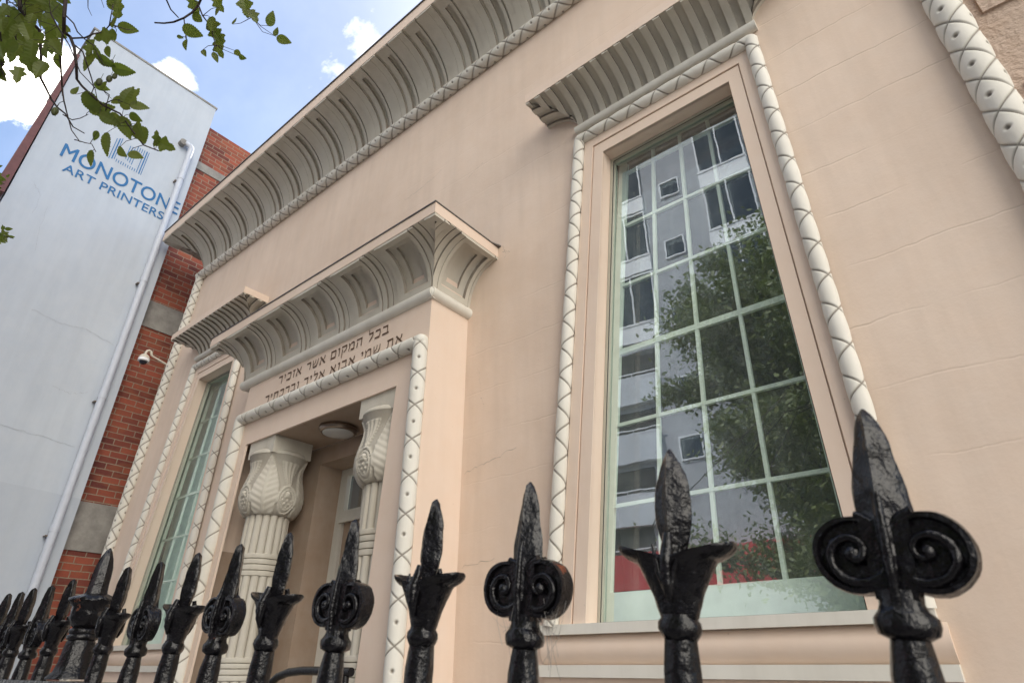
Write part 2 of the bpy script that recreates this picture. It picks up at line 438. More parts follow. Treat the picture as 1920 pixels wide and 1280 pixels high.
# --- windows
def lin(a, b, t): return a+(b-a)*t
def window(nm, Lf, Rf, z0, z1, glz, label, rows, munt, stileL, stileR, ybase=1.0):
    # the frame part carries the glass, sash and mouldings
    dR = .038
    mb = MB()
    # reveal (jambs, head)
    mb.quad((Lf(z0),1,z0),(Lf(z1),1,z1),(Lf(z1),1+dR,z1),(Lf(z0),1+dR,z0))
    mb.quad((Rf(z0),1,z0),(Rf(z1),1,z1),(Rf(z1),1+dR,z1),(Rf(z0),1+dR,z0))
    mb.quad((Lf(z1),1,z1),(Rf(z1),1,z1),(Rf(z1),1+dR,z1),(Lf(z1),1+dR,z1))
    mb.quad((Lf(z0),1,z0),(Rf(z0),1,z0),(Rf(z0),1+dR,z0),(Lf(z0),1+dR,z0))
    fr = mb.build('window_reveal', M['arch'], syn)
    # aluminium frame
    mb = MB(); f = .0065; yA = 1+dR-.004; yB = 1+dR+.012
    def P4(i, y):   # inset corners
        return [(Lf(z0)+i,y,z0+i),(Rf(z0)-i,y,z0+i),(Rf(z1)-i,y,z1-i),(Lf(z1)+i,y,z1-i)]
    a0 = P4(0.0008,yA); a1 = P4(f,yA); b1 = P4(f,yB)
    a0[0] = (a0[0][0],yA,z0+.001); 
    for k in range(4):
        q = (k+1) % 4; mb.quad(a0[k],a0[q],a1[q],a1[k]); mb.quad(a1[k],a1[q],b1[q],b1[k])
    fo = mb.build('window_frame', M['alu'], syn)
    mb = MB(); s0_ = P4(f-.0004,yA+.002); s1_ = P4(f+.0022,yA+.002)
    for k in range(4):
        q = (k+1) % 4; mb.quad(s0_[k],s0_[q],s1_[q],s1_[k])
    mb.build('window_seal', M['seal'], fo)
    # outer glass sheet
    mb = MB(); g = P4(f-.001, 1.045); mb.quad(*g); gl = mb.build('glass_pane', M['glass' if nm == 'right' else 'glass2'], syn)
    # green timber jamb behind the outer glass
    mb = MB(); yS = 1.088
    mb.quad((Lf(z0)+f,1.046,z0),(Lf(z1)+f,1.046,z1),(stileL(z1)-.003,yS,z1),(stileL(z0)-.003,yS,z0))
    mb.quad((Rf(z0)-f,1.046,z0),(Rf(z1)-f,1.046,z1),(stileR(z1)+.02,yS,z1),(stileR(z0)+.02,yS,z0))
    mb.quad((Lf(z1),1.046,z1-f),(Rf(z1),1.046,z1-f),(Rf(z1),yS,z1+.02),(Lf(z1),yS,z1+.02))
    mb.quad((Lf(z0),1.046,z0+f),(Rf(z0),1.046,z0+f),(Rf(z0),yS,z0+f),(Lf(z0),yS,z0+f))
    mb.build('window_jamb', M['jamb'], syn)
    # sash
    mb = MB(); zb, zt = z0+f, z1+.02
    sw = .022
    mb.hexa([(stileL(zb),yS,zb),(stileL(zb)+sw,yS,zb),(stileL(zb)+sw,yS+.012,zb),(stileL(zb),yS+.012,zb)],
            [(stileL(zt),yS,zt),(stileL(zt)+sw,yS,zt),(stileL(zt)+sw,yS+.012,zt),(stileL(zt),yS+.012,zt)])
    mb.hexa([(stileR(zb),yS,zb),(stileR(zb)+sw,yS,zb),(stileR(zb)+sw,yS+.012,zb),(stileR(zb),yS+.012,zb)],
            [(stileR(zt),yS,zt),(stileR(zt)+sw,yS,zt),(stileR(zt)+sw,yS+.012,zt),(stileR(zt),yS+.012,zt)])
    br = rows[0]
    mb.box((stileL(zb), yS-.0005, zb-.01), (stileR(zb)+sw, yS+.013, br))
    mb.box((stileL(zt), yS-.0005, z1*1.088-.012), (stileR(zt)+sw, yS+.013, z1*1.088+.03))
    mw = .0037 if nm == 'right' else .0032
    for i, r in enumerate(rows[1:]):
        w = mw if i != 2 else mw*1.7
        mb.box((stileL(r)+sw, yS+.001, r-w), (stileR(r), yS+.010, r+w))
    for mfun in munt:
        zz = [rows[0]]+rows[1:]+[z1*1.088]
        a, b_ = zz[0], zz[-1]
        mb.hexa([(mfun(a)-mw,yS+.002,a),(mfun(a)+mw,yS+.002,a),(mfun(a)+mw,yS+.0105,a),(mfun(a)-mw,yS+.0105,a)],
                [(mfun(b_)-mw,yS+.002,b_),(mfun(b_)+mw,yS+.002,b_),(mfun(b_)+mw,yS+.0105,b_),(mfun(b_)-mw,yS+.0105,b_)])
    sa = mb.build('sash', M['sash'], syn)
    mb = MB(); y = yS+.007
    mb.quad((stileL(zb)+.005,y,zb),(stileR(zb)+.01,y,zb),(stileR(zt)+.01,y,zt),(stileL(zt)+.005,y,zt))
    mb.build('sash_glass', M['pane'], sa)
    # dark room behind
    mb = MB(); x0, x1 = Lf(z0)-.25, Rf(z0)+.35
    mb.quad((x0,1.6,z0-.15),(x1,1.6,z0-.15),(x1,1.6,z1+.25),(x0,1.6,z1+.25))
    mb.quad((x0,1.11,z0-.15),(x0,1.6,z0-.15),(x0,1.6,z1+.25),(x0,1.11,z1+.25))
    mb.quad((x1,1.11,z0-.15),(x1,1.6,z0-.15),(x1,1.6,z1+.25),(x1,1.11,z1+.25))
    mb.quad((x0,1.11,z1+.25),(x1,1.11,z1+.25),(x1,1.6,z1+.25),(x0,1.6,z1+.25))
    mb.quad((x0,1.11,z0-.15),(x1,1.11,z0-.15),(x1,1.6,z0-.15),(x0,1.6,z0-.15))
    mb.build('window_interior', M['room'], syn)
    if nm == 'left':
        mb = MB(); mb.quad((x0+.1,1.16,z0),(x1-.2,1.16,z0),(x1-.2,1.16,z1+.15),(x0+.1,1.16,z1+.15)); mb.build('net_curtain', M['room2'], syn)

def surround(Lf, Rf, z0, z1, ol, orr, side_th, hl, hr_, zt, zh):
    # architrave: two flat steps round the opening, standing a few mm proud
    for (inn, out, y, nm) in ((.0, .027, .9955, 'inner'), (.030, .056, .993, 'outer')):
        mb = MB(); t = 1.0-y
        Li = lambda z, i=inn: Lf(z)-i*1.0; Lo = lambda z, i=out: Lf(z)-i
        Ri = lambda z, i=inn: Rf(z)+i; Ro = lambda z, i=out: Rf(z)+i
        zb = z0+.004; a, b_ = z1+inn*1.15, z1+out*1.15
        for (p, q) in ((Lo, Li), (Ri, Ro)):
            mb.hexa([(p(zb),y,zb),(q(zb),y,zb),(q(zb),1.002,zb),(p(zb),1.002,zb)],[(p(a if 1 else b_),y,a),(q(a),y,a),(q(a),1.002,a),(p(a),1.002,a)])
        mb.hexa([(Lo(a),y,a),(Ro(a),y,a),(Ro(a),1.002,a),(Lo(a),1.002,a)],[(Lo(b_),y,b_),(Ro(b_),y,b_),(Ro(b_),1.002,b_),(Lo(b_),1.002,b_)])
        mb.build('architrave', M['arch'], syn)
    zr = z1+.0745; r = .0140
    xl = lambda z: Lf(z)-.071; xr = lambda z: Rf(z)+.0665
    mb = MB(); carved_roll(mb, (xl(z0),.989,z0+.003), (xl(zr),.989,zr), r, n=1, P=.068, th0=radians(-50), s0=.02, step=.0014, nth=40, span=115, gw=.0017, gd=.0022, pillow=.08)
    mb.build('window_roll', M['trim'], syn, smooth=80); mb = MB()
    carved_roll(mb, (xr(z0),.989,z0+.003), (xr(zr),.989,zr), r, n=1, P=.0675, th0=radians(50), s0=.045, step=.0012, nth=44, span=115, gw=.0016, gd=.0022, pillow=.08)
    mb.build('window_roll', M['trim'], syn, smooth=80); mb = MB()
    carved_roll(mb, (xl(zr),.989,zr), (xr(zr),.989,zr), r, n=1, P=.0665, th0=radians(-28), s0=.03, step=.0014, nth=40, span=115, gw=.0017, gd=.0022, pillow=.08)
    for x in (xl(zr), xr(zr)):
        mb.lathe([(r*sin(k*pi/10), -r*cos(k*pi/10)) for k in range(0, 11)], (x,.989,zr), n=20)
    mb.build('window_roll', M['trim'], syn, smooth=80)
    # hood: plain torus, fluted cavetto, fascia
    hx0, hx1 = hl, hr_
    mb = MB(); mb.tube([(hx0-.012,.991,zh),(hx1+.012,.991,zh)], .0125, 20); mb.build('hood_torus', M['trim'], syn, smooth=50)
    Ph, z0h, Hc = .108, zh+.010, .082
    PBw = .0355
    def hf(org):
        def f(x, v):
            u = (x-org) % PBw
            return .0055 if u < PBw*.5 else -.0025
        return f
    def bx(lo, hi, org):
        xs = [lo, hi]; k = int((lo-org)/PBw)-2
        while org+k*PBw < hi+PBw: xs += [org+k*PBw, org+k*PBw+PBw*.5]; k += 1
        return [x for x in xs if lo <= x <= hi]
    mb = MB(); Lh = hx1-hx0
    cavetto(mb, (hx0,1,0), (1,0,0), (0,-1,0), Lh, Ph, z0h, Hc, bx(-Ph, Lh+Ph, -.008), [], hf(-.008), vr=16)
    cavetto(mb, (hx0,1,0), (0,-1,0), (-1,0,0), 0, Ph, z0h, Hc, bx(-Ph, Ph, -.0087), [], hf(-.0087), mitre=(0,1), vr=16)
    cavetto(mb, (hx1,1,0), (0,-1,0), (1,0,0), 0, Ph, z0h, Hc, bx(-Ph, Ph, -.0087), [], hf(-.0087), mitre=(0,1), vr=16)
    mb.build('window_hood', M['hood'], syn, smooth=30, merge=True)
    mb = MB(); fascia(mb, hx0-Ph-.001, hx1+Ph+.001, 1-Ph-.0015, 1.001, z0h+Hc, z0h+Hc+.030); mb.build('hood_fascia', M['arch'], syn)
    # sill: slab, pink half round apron, lower band
    xa, xb = Lf(z0)-.092, Rf(z0)+.078
    mb = MB(); mb.box((xa,.982,.050),(xb,1.03,.0668)); mb.build('window_sill', M['trim'], syn)
    mb = MB(); pr = [(1.002,.0022)]+[(1.0-.0120*sin(pi*k/12)**.7, .0022+.0476*k/12) for k in range(13)]+[(1.002,.0498)]
    mb.slab([(xa-.004,y,z) for y, z in pr], (xb-xa+.012,0,0)); mb.build('sill_apron', M['arch'], syn, smooth=40)
    mb = MB(); mb.box((xa-.010,.982,-.0168),(xb+.008,1.001,.0020)); mb.build('sill_band', M['trim'], syn)
    mb = MB(); mb.hexa([(xa-.05,.992,GZ),(xb+.02,.992,GZ),(xb+.02,1.001,GZ),(xa-.05,1.001,GZ)],[(xa+.002,.992,-.0172),(xb+.004,.992,-.0172),(xb+.004,1.001,-.0172),(xa+.002,1.001,-.0172)])
    mb.build('apron_panel', M['arch'], syn)
k9 = 1.09
rowsR = [.113*k9+.002] + [z*k9 for z in (.265,.421,.579,.737,.894,1.047)]
mf = lambda a, b: (lambda z: lin(a, b, (z/k9-.11)/(1.045-.11))*k9)
muR = [mf(-.487,-.386), mf(-.385,-.317), mf(-.283,-.249)]
window('right', RW['L'], RW['R'], RW['z0'], RW['z1'], 1, '', rowsR, muR, mf(-.606,-.475), mf(-.186,-.183))
surround(RW['L'], RW['R'], RW['z0'], RW['z1'], 0, 0, 0, -.568, -.108, 0, 1.268)
muL = [mf(-2.585+.05,-2.425), mf(-2.455+.02,-2.365), mf(-2.345,-2.30)]
rowsL = [.113*k9+.002] + [z*k9 for z in (.271,.428,.586,.742,.898,1.047)]
muL = [mf(-2.505,-2.405), mf(-2.405,-2.345), mf(-2.30,-2.27)]
window('left', LW['L'], LW['R'], LW['z0'], LW['z1'], 1, '', rowsL, muL, mf(-2.63,-2.50), mf(-2.22,-2.22))
surround(LW['L'], LW['R'], LW['z0'], LW['z1'], 0, 0, 0, -2.70, -2.26, 0, 1.262)

# --- entrance porch
pL = lambda z: PXL-(.84-z)*.028
oL = lambda z: -1.785-(.613-z)*.045; oR = lambda z: -1.075-(.613-z)*.055
OZ = .613
mb = MB(); y = PY; th = .007
def pq(a0, b0, a1, b1, z0, z1): mb.quad((a0,y,z0),(b0,y,z0),(b1,y,z1),(a1,y,z1))
pq(pL(GZ), oL(GZ), pL(OZ), oL(OZ), GZ, OZ); pq(oR(GZ), PXR, oR(OZ), PXR, GZ, OZ); pq(pL(OZ), PXR, pL(1.0), PXR, OZ, 1.0)
mb.quad((PXR,y,GZ),(PXR,1,GZ),(PXR,1,1.0),(PXR,y,1.0)); mb.quad((pL(GZ),y,GZ),(pL(GZ),1,GZ),(pL(1),1,1.0),(pL(1),y,1.0))
mb.quad((oL(GZ),y,GZ),(oL(GZ),y+th,GZ),(oL(OZ),y+th,OZ),(oL(OZ),y,OZ)); mb.quad((oR(GZ),y,GZ),(oR(GZ),y+th,GZ),(oR(OZ),y+th,OZ),(oR(OZ),y,OZ))
mb.quad((oL(OZ),y,OZ),(oR(OZ),y,OZ),(oR(OZ),y+th,OZ),(oL(OZ),y+th,OZ))
mb.build('porch_wall', M['arch'], syn)
# recess: side walls, ceiling, back wall with inner opening
YB = 1.037; xa, xb = -1.86, -1.05
ix0, ix1, iz = -1.622, -1.235, .558
mb = MB()
mb.quad((xa,y+th,GZ),(xa,YB,GZ),(xa,YB,OZ),(xa,y+th,OZ)); mb.quad((xb,y+th,GZ),(xb,YB,GZ),(xb,YB,OZ),(xb,y+th,OZ))
mb.quad((xa,y+th,OZ+.0015),(xb,y+th,OZ+.0015),(xb,YB,OZ+.0015),(xa,YB,OZ+.0015))
mb.quad((xa,YB,GZ),(ix0-.01,YB,GZ),(ix0,YB,OZ),(xa,YB,OZ)); mb.quad((ix1,YB,GZ),(xb,YB,GZ),(xb,YB,OZ),(ix1,YB,OZ)); mb.quad((ix0,YB,iz),(ix1,YB,iz),(ix1,YB,OZ),(ix0,YB,OZ))
YD = 1.125
mb.quad((ix0-.01,YB,GZ),(ix0-.01,YD,GZ),(ix0,YD,iz),(ix0,YB,iz)); mb.quad((ix1,YB,GZ),(ix1,YD,GZ),(ix1,YD,iz),(ix1,YB,iz)); mb.quad((ix0,YB,iz),(ix1,YB,iz),(ix1,YD,iz),(ix0,YD,iz))
mb.build('porch_recess', M['doorp'], syn)
# door with frame and transom
door = mb_ = MB(); fw = .033
mb_.box((ix0-.008,YD-.004,GZ),(ix0+fw,YD+.012,iz)); mb_.box((ix1-fw,YD-.004,GZ),(ix1,YD+.012,iz)); mb_.box((ix0+fw,YD-.004,iz-.022),(ix1-fw,YD+.012,iz))
mb_.box((ix0+fw,YD-.006,.390),(ix1-fw,YD+.012,.424)); mb_.box((ix0+fw-.004,YD-.014,.386),(ix1-fw+.004,YD-.006,.398))
df = mb_.build('door_frame', M['trim'], syn)
mb = MB()
x0, x1 = ix0+fw+.001, ix1-fw-.001
mb.box((x0,YD+.006,GZ+.02),(x1,YD+.016,.388))
for (a, b_) in ((x0+.02,(x0+x1)/2-.012),((x0+x1)/2+.012,x1-.02)):
    for (c, d) in ((-.45,-.2),(-.17,.35)):
        mb.box((a,YD+.002,c),(a+.006,YD+.006,d)); mb.box((b_-.006,YD+.002,c),(b_,YD+.006,d))
        mb.box((a+.006,YD+.002,c),(b_-.006,YD+.006,c+.006)); mb.box((a+.006,YD+.002,d-.006),(b_-.006,YD+.006,d))
dr = mb.build('door', M['doorp'], syn)
mb = MB(); mb.lathe([(.001,-.012),(.008,-.01),(.010,-.004),(.004,0),(.004,.012)], ((x0+x1)/2+.03, YD-.004, -.2), 16, axis='y'); mb.build('door_knob', M['steel'], dr, smooth=40)
mb = MB(); mb.quad((x0,YD+.008,.424),(x1,YD+.008,.424),(x1,YD+.008,iz-.022),(x0,YD+.008,iz-.022)); mb.build('transom_glass', M['glass'], syn)
for k in range(1, 4):
    xx = x0+(x1-x0)*k/4; mb = MB(); mb.box((xx-.005,YD+.003,.424),(xx+.005,YD+.013,iz-.022)); mb.build('transom_bar', M['trim'], df)
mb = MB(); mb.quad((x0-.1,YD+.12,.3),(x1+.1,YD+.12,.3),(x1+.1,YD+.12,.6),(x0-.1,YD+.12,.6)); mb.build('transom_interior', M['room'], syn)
# porch rolls
pr_ = .0185
mb = MB()
xlr = lambda z: pL(z)+.012; xrr = PXR-.0185
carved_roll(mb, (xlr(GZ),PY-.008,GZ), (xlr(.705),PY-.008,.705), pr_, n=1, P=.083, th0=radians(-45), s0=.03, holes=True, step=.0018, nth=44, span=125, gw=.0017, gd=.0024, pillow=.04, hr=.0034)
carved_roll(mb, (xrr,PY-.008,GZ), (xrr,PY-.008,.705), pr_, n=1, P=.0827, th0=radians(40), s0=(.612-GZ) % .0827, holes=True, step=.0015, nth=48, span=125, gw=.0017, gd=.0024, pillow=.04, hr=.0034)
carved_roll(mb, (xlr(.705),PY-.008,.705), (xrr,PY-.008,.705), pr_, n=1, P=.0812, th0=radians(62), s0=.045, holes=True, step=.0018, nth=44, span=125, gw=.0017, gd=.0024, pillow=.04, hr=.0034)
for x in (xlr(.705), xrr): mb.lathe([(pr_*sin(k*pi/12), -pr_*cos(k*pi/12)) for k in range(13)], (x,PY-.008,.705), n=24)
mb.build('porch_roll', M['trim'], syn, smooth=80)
# porch hood
hxl, hxr = -1.885, PXR; Pp = .105
mb = MB(); zt_ = .843
mb.tube([(hxl-.006,PY,zt_),(hxr+.008,PY,zt_)], .0165, 24); mb.tube([(hxr+.0,PY-.008,zt_),(hxr,1.0,zt_)], .0165, 24); mb.tube([(hxl,PY,zt_),(hxl,1.0,zt_)], .0165, 24)
mb.lathe([(.0165*sin(k*pi/10), -.0165*cos(k*pi/10)) for k in range(11)], (hxr,PY,zt_), n=20); mb.lathe([(.0165*sin(k*pi/10), -.0165*cos(k*pi/10)) for k in range(11)], (hxl,PY,zt_), n=20)
mb.build('porch_torus', M['trim'], syn, smooth=50)
PBp = .195; z0p, Hp = .858, .128
def hpan(org):     # org: right edge of a panel, panels run to the left; 4 reeds between
    def f(x, v):
        u = (org-x) % PBp
        if u < .115:
            if .012 < u < .103 and .10 < v < .90:
                if .034 < u < .081 and .22 < v < .80: return -.012
                return -.003
            return .0085
        return (.0065, .0025, .0025, .0065)[min(3, int((u-.115)/.02))] + (-.0065 if (u-.115) % .02 > .0172 else 0)
    return f
def bpan(lo, hi, org):
    xs = [lo, hi]; k = -8
    while org+k*PBp < hi+PBp:
        b0 = org+k*PBp; xs += [b0-q for q in (0,.012,.034,.081,.103,.115,.1322,.135,.1522,.155,.1722,.175,.1922)]; k += 1
    return [x for x in xs if lo <= x <= hi]
mb = MB(); Lp = hxr-hxl; vb = [.10,.22,.80,.90]
cavetto(mb, (hxl,PY,0), (1,0,0), (0,-1,0), Lp, Pp, z0p, Hp, bpan(-Pp, Lp+Pp, Lp+.003), vb, hpan(Lp+.003), vr=20)
Ls = 1-PY
for sx, xx in ((1, hxr), (-1, hxl)):
    cavetto(mb, (xx,PY,0), (0,1,0), (sx,0,0), Ls, Pp, z0p, Hp, bpan(-Pp, Ls, Ls-.012), vb, hpan(Ls-.012), mitre=(1,0), vr=20)
mb.build('porch_hood', M['hood'], syn, smooth=30, merge=True)
mb = MB(); fascia(mb, hxl-Pp-.001, hxr+Pp+.001, PY-Pp-.0015, 1.001, z0p+Hp, z0p+Hp+.032); mb.build('porch_fascia', M['arch'], syn)
mb = MB(); zf = z0p+Hp+.032
fl = [(hxl-Pp-.003, PY-Pp-.004), (hxr+Pp+.003, PY-Pp-.004), (hxr+Pp+.003, .97), (hxr+Pp+.012, 1.001), (hxl-Pp-.003, 1.001)]
mb.slab([(x, y_, zf) for x, y_ in fl], (0,0,.0035)); mb.build('porch_flashing', M['flash'], syn)
# right hand return flute against the wall
# --- columns
def column(cx, cy):
    R = .0625; cen = (cx, cy, 0)
    nre = 16
    mbs = MB()
    reed = lambda a, i, r, z: -.0115*(1-sqrt(max(0, 1-.93*(((a*nre/(2*pi)) % 1)*2-1)**2)))
    def seg(z0, z1, r0, r1):
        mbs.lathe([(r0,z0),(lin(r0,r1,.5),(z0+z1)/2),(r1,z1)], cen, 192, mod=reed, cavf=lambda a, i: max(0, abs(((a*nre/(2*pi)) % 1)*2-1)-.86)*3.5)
    def rings(zs, r):
        for k in range(len(zs)-1):
            a, b_ = zs[k], zs[k+1]
            mbs.lathe([(r-.004,a),(r+.001,a+.0015),(r+.002,(a+b_)/2),(r+.001,b_-.0015),(r-.004,b_)], cen, 64)
    seg(.276, .390, .0625, .0610); rings([.218,.233,.249,.264,.278], .063)
    seg(.019, .218, .0655, .0635); rings([-.034,-.02,-.006,.007,.020], .066)
    seg(-.40, -.034, .069, .0665); mbs.lathe([(.085,GZ),(.085,GZ+.05),(.078,GZ+.07),(.085,GZ+.09),(.070,-.40)], cen, 64)
    root = mbs.build('column', M['capm'], syn, smooth=35)
    # capital
    mbc = MB(); n = 192; m = 70; prof = []
    for i in range(m+1):
        t = i/m; z = .384+t*.174
        if t < .30: r = .0625+.0245*sin(t/.30*pi/2)**.7
        elif t < .80: r = .0725+.0145*(cos((t-.30)/.50*pi)*.5+.5)
        else: r = .0725+.012*((t-.80)/.20)**1.6
        prof.append((r, z))
    def rel(a, i, r, z):
        t = i/m
        q = (a+pi/4) % (pi/2)-pi/4          # face centred
        p = a % (pi/2)-pi/4                 # corner centred
        h = 0.0
        wA = .46*(1-((t-.30)/.68)**2) if t > .30 else .46-.25*(.30-t)/.30*.3
        wA = max(0, wA) if t < .98 else 0
        u = abs(p)
        if u < wA:
            h = .0032; 
            if u < .035: h = .0052
            elif u < .055: h = .0012
            else: h += .0016*(.5+.5*sin((t*62-u*17)))
            if wA-u < .03: h = .0042
        elif t > .42:
            dz = t-.40; k = q/(dz*.95+.02)
            if abs(k) < .80 and t < .90: h = .0030*abs(cos(k*7.2)) + .0008
        if t < .52:
            e = hypot(q/.34, (t-.24)/.25)
            if e < 1.0:
                h = .0046 if (e > .84) else (.0016 if e > .72 else (.0038 if e > .60 else .0014))
                if e <= .60: h += .0034*max(0, sin(q*38+1.2)*cos(t*55)) + (.0035 if hypot(q/.10, (t-.33)/.05) < 1 else 0)
        return h*1.15
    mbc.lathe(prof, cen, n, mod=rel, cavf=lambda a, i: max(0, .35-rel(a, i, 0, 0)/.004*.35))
    mbc.lathe([(.0835,.5585),(.0855,.560),(.0850,.565),(.080,.572),(.071,.5775),(.05,.581)], cen, 64)
    cap = mbc.build('capital', M['capm'], root, smooth=60)
    mba = MB(); s_ = .0695; mba.box((cx-s_,cy-s_*.94,.5605),(cx+s_,cy+s_*.94,OZ+.001)); mba.build('abacus', M['capm'], root)
column(-1.6965, .9375); column(-1.1510, .9375)
# --- Hebrew inscription: strokes in a 0..1 square, thick horizontals, thin verticals
GL = {
 'b': (.80, [((.02,.93),(.62,.93),.17),((.60,.93),(.60,.10),.10),((.0,.08),(.78,.08),.17),((.04,.93),(.04,1.04),.06)]),
 'k': (.74, [((.02,.93),(.58,.93),.17),((.58,.93),(.62,.50),.11),((.62,.50),(.56,.08),.11),((.0,.08),(.56,.08),.17)]),
 'l': (.70, [((.06,1.45),(.10,.93),.09),((.06,.93),(.60,.93),.17),((.60,.93),(.56,.55),.10),((.56,.55),(.22,.0),.13)]),
 'h': (.82, [((.0,.93),(.74,.93),.17),((.68,.93),(.68,.0),.11),((.12,.62),(.12,.0),.11)]),
 'm': (.86, [((.0,1.0),(.12,.62),.11),((.12,.62),(.04,.0),.10),((.14,.72),(.40,.98),.10),((.38,.93),(.66,.93),.16),((.72,.93),(.76,.08),.11),((.36,.08),(.78,.08),.17)]),
 'q': (.78, [((.0,.93),(.68,.93),.17),((.66,.93),(.62,.45),.10),((.62,.45),(.34,.16),.12),((.10,.60),(.10,-.42),.11)]),
 'v': (.34, [((.0,.93),(.22,.93),.17),((.20,.93),(.20,.0),.11)]),
 'M': (.82, [((.0,.93),(.66,.93),.17),((.10,.93),(.08,.08),.11),((.70,.93),(.70,.08),.11),((.04,.08),(.74,.08),.17)]),
 'a': (.88, [((.04,1.0),(.80,.02),.17),((.70,1.0),(.66,.62),.13),((.66,.62),(.48,.48),.09),((.22,.62),(.10,.36),.09),((.10,.36),(.10,.02),.13),((.02,.05),(.22,.05),.12)]),
 'S': (.94, [((.04,1.0),(.14,.10),.10),((.14,.08),(.72,.12),.17),((.46,1.0),(.42,.55),.10),((.42,.55),(.14,.38),.09),((.84,1.0),(.82,.50),.10),((.82,.50),(.66,.10),.13)]),
 'r': (.72, [((.0,.93),(.60,.93),.17),((.60,.93),(.58,.0),.11)]),
 'z': (.40, [((.0,.93),(.34,.93),.17),((.18,.93),(.20,.0),.11)]),
 'y': (.34, [((.02,.93),(.22,.93),.17),((.22,.93),(.16,.52),.11)]),
 't': (.88, [((.04,.93),(.72,.93),.17),((.72,.93),(.72,.0),.11),((.18,.93),(.18,.12),.10),((.0,.06),(.20,.06),.15)]),
 'K': (.72, [((.0,.93),(.62,.93),.17),((.60,.93),(.58,-.40),.11)]),
}
def hebrew(mb, text, xr, xl, z, hgt, y):
    tot = sum(.55 if c == ' ' else GL[c][0]+.20 for c in text)
    s_ = (xr-xl)/tot; x = xr
    for ch in text:
        if ch == ' ':
            x -= .55*s_; mb.build('inscribed_word', M['ink'], syn); mb = MB(); continue
        w, st = GL[ch]; x -= w*s_
        for i, ((ax, az), (bx_, bz), t) in enumerate(st):
            p = Vector((x+ax*s_, 0, z+az*hgt)); q = Vector((x+bx_*s_, 0, z+bz*hgt)); d = q-p
            d.normalize(); n_ = Vector((-d.z,0,d.x))*(t*hgt*.60)
            e = d*(.02*hgt); yy = y-.00012*i
            mb.quad(*[(v.x, yy, v.z) for v in (p-e-n_, q+e-n_, q+e+n_, p-e+n_)])
        x -= .20*s_
    mb.build('inscribed_word', M['ink'], syn)
hebrew(MB(), 'bkl hmqvM aSr azkyr', -1.128, -1.668, .784, .0262, PY-.0012)
hebrew(MB(), 'at Smy abva alyK vbrktyK', -1.066, -1.728, .7335, .0262, PY-.0012)
# hairline cracks in the render
def crack(mb, pts, y, w=.0009, n=10, axis='x', amp=.004):
    rnd = random.Random(str(pts)); out = []
    for (a, b_) in zip(pts[:-1], pts[1:]):
        for k in range(n):
            t = k/n; out.append((lin(a[0],b_[0],t)+rnd.uniform(-amp,amp)*.6, lin(a[1],b_[1],t)+rnd.uniform(-amp,amp)))
    out.append(pts[-1])
    for p, q in zip(out[:-1], out[1:]):
        ww = w*rnd.uniform(.4,1.2)
        if axis == 'x': mb.quad((p[0],y,p[1]-ww),(q[0],y,q[1]-ww),(q[0],y,q[1]+ww),(p[0],y,p[1]+ww))
        else: mb.quad((y,p[0],p[1]-ww),(y,q[0],q[1]-ww),(y,q[0],q[1]+ww),(y,p[0]+.001,p[1]+ww))
for pts, w_, am in (([(-.99,1.36),(-.93,1.385)],.0005,.004), ([(-1.30,1.44),(-1.18,1.455),(-1.12,1.475)],.0005,.004), ([(-.845,1.02),(-.835,.985),(-.84,.96)],.0008,.003),
    ([(-.845,1.0),(-.82,.985)],.0006,.004), ([(-.955,.40),(-.88,.415),(-.80,.43)],.0005,.004), ([(-.955,.19),(-.86,.20)],.0005,.004), ([(-.92,.66),(-.915,.60),(-.90,.55)],.0004,.004)):
    mb = MB(); crack(mb, pts, .9996, w_, amp=am); mb.build('wall_crack', M['step'], syn)

# --- entrance step / landing
mb = MB(); mb.box((-1.95,.72,GZ),(-.90,1.12,GZ+.05)); mb.box((-2.0,.62,GZ),(-.85,.72,GZ+.025)); mb.build('entrance_step', M['sand'], syn)

# ------------------------------------------------------------ lamp under the porch ceiling
lx, ly, lz = -1.434*D, .958*D, OZ*D+EYE
lamp = empty('ceiling_light', (lx, ly, lz), 'round flush ceiling light with bronze rim and opal bowl, under the porch ceiling', 'ceiling light', local=True)
r = .163
mb = MB(); mb.lathe([(r-.02,0),(r+.004,-.002),(r+.006,-.022),(r,-.030),(r-.004,-.045),(r-.016,-.052),(r-.03,-.050),(r-.03,-.02)], n=64); mb.build('rim', M['steel'], lamp, unit=False, smooth=30)
mb = MB(); mb.lathe([((r-.027)*cos(k*pi/2/10)+.0001, -.046-.030*sin(k*pi/2/10)) for k in range(11)], n=48); mb.build('bowl', M['opal'], lamp, unit=False, smooth=60)

# ------------------------------------------------------------ CCTV dome on bracket
cx, cy, cz = -3.05*D, .876*D, 1.325*D+EYE
cam_ = empty('security_camera', (cx, cy, cz), 'cream dome security camera on a gooseneck arm beside the left corner roll', 'security camera', local=True)
mb = MB(); mb.lathe([(.012,.085),(.03,.08),(.055,.06),(.066,.045),(.068,.012),(.060,.0),(.03,-.002)], n=32); mb.build('housing', M['cream'], cam_, unit=False, smooth=40)
mb = MB(); mb.lathe([(.073,.012),(.075,.0),(.074,-.028),(.062,-.034),(.05,-.034)], n=32); mb.build('shroud', M['owhite'], cam_, unit=False, smooth=40)
mb = MB(); mb.lathe([(.055*cos(k*pi/2/8)+.0002, -.030-.052*sin(k*pi/2/8)) for k in range(9)], n=32); mb.build('dome', M['domeb'], cam_, unit=False, smooth=60)
goose = [(0,0,.08),(0,.0,.12),(-.004,.012,.15),(-.004,.035,.163),(0,.058,.155),(.0,.072,.13),(.0,.078,.105),(0,.10,.09),(.02,.25,.045),(.05,.42,-.01)]
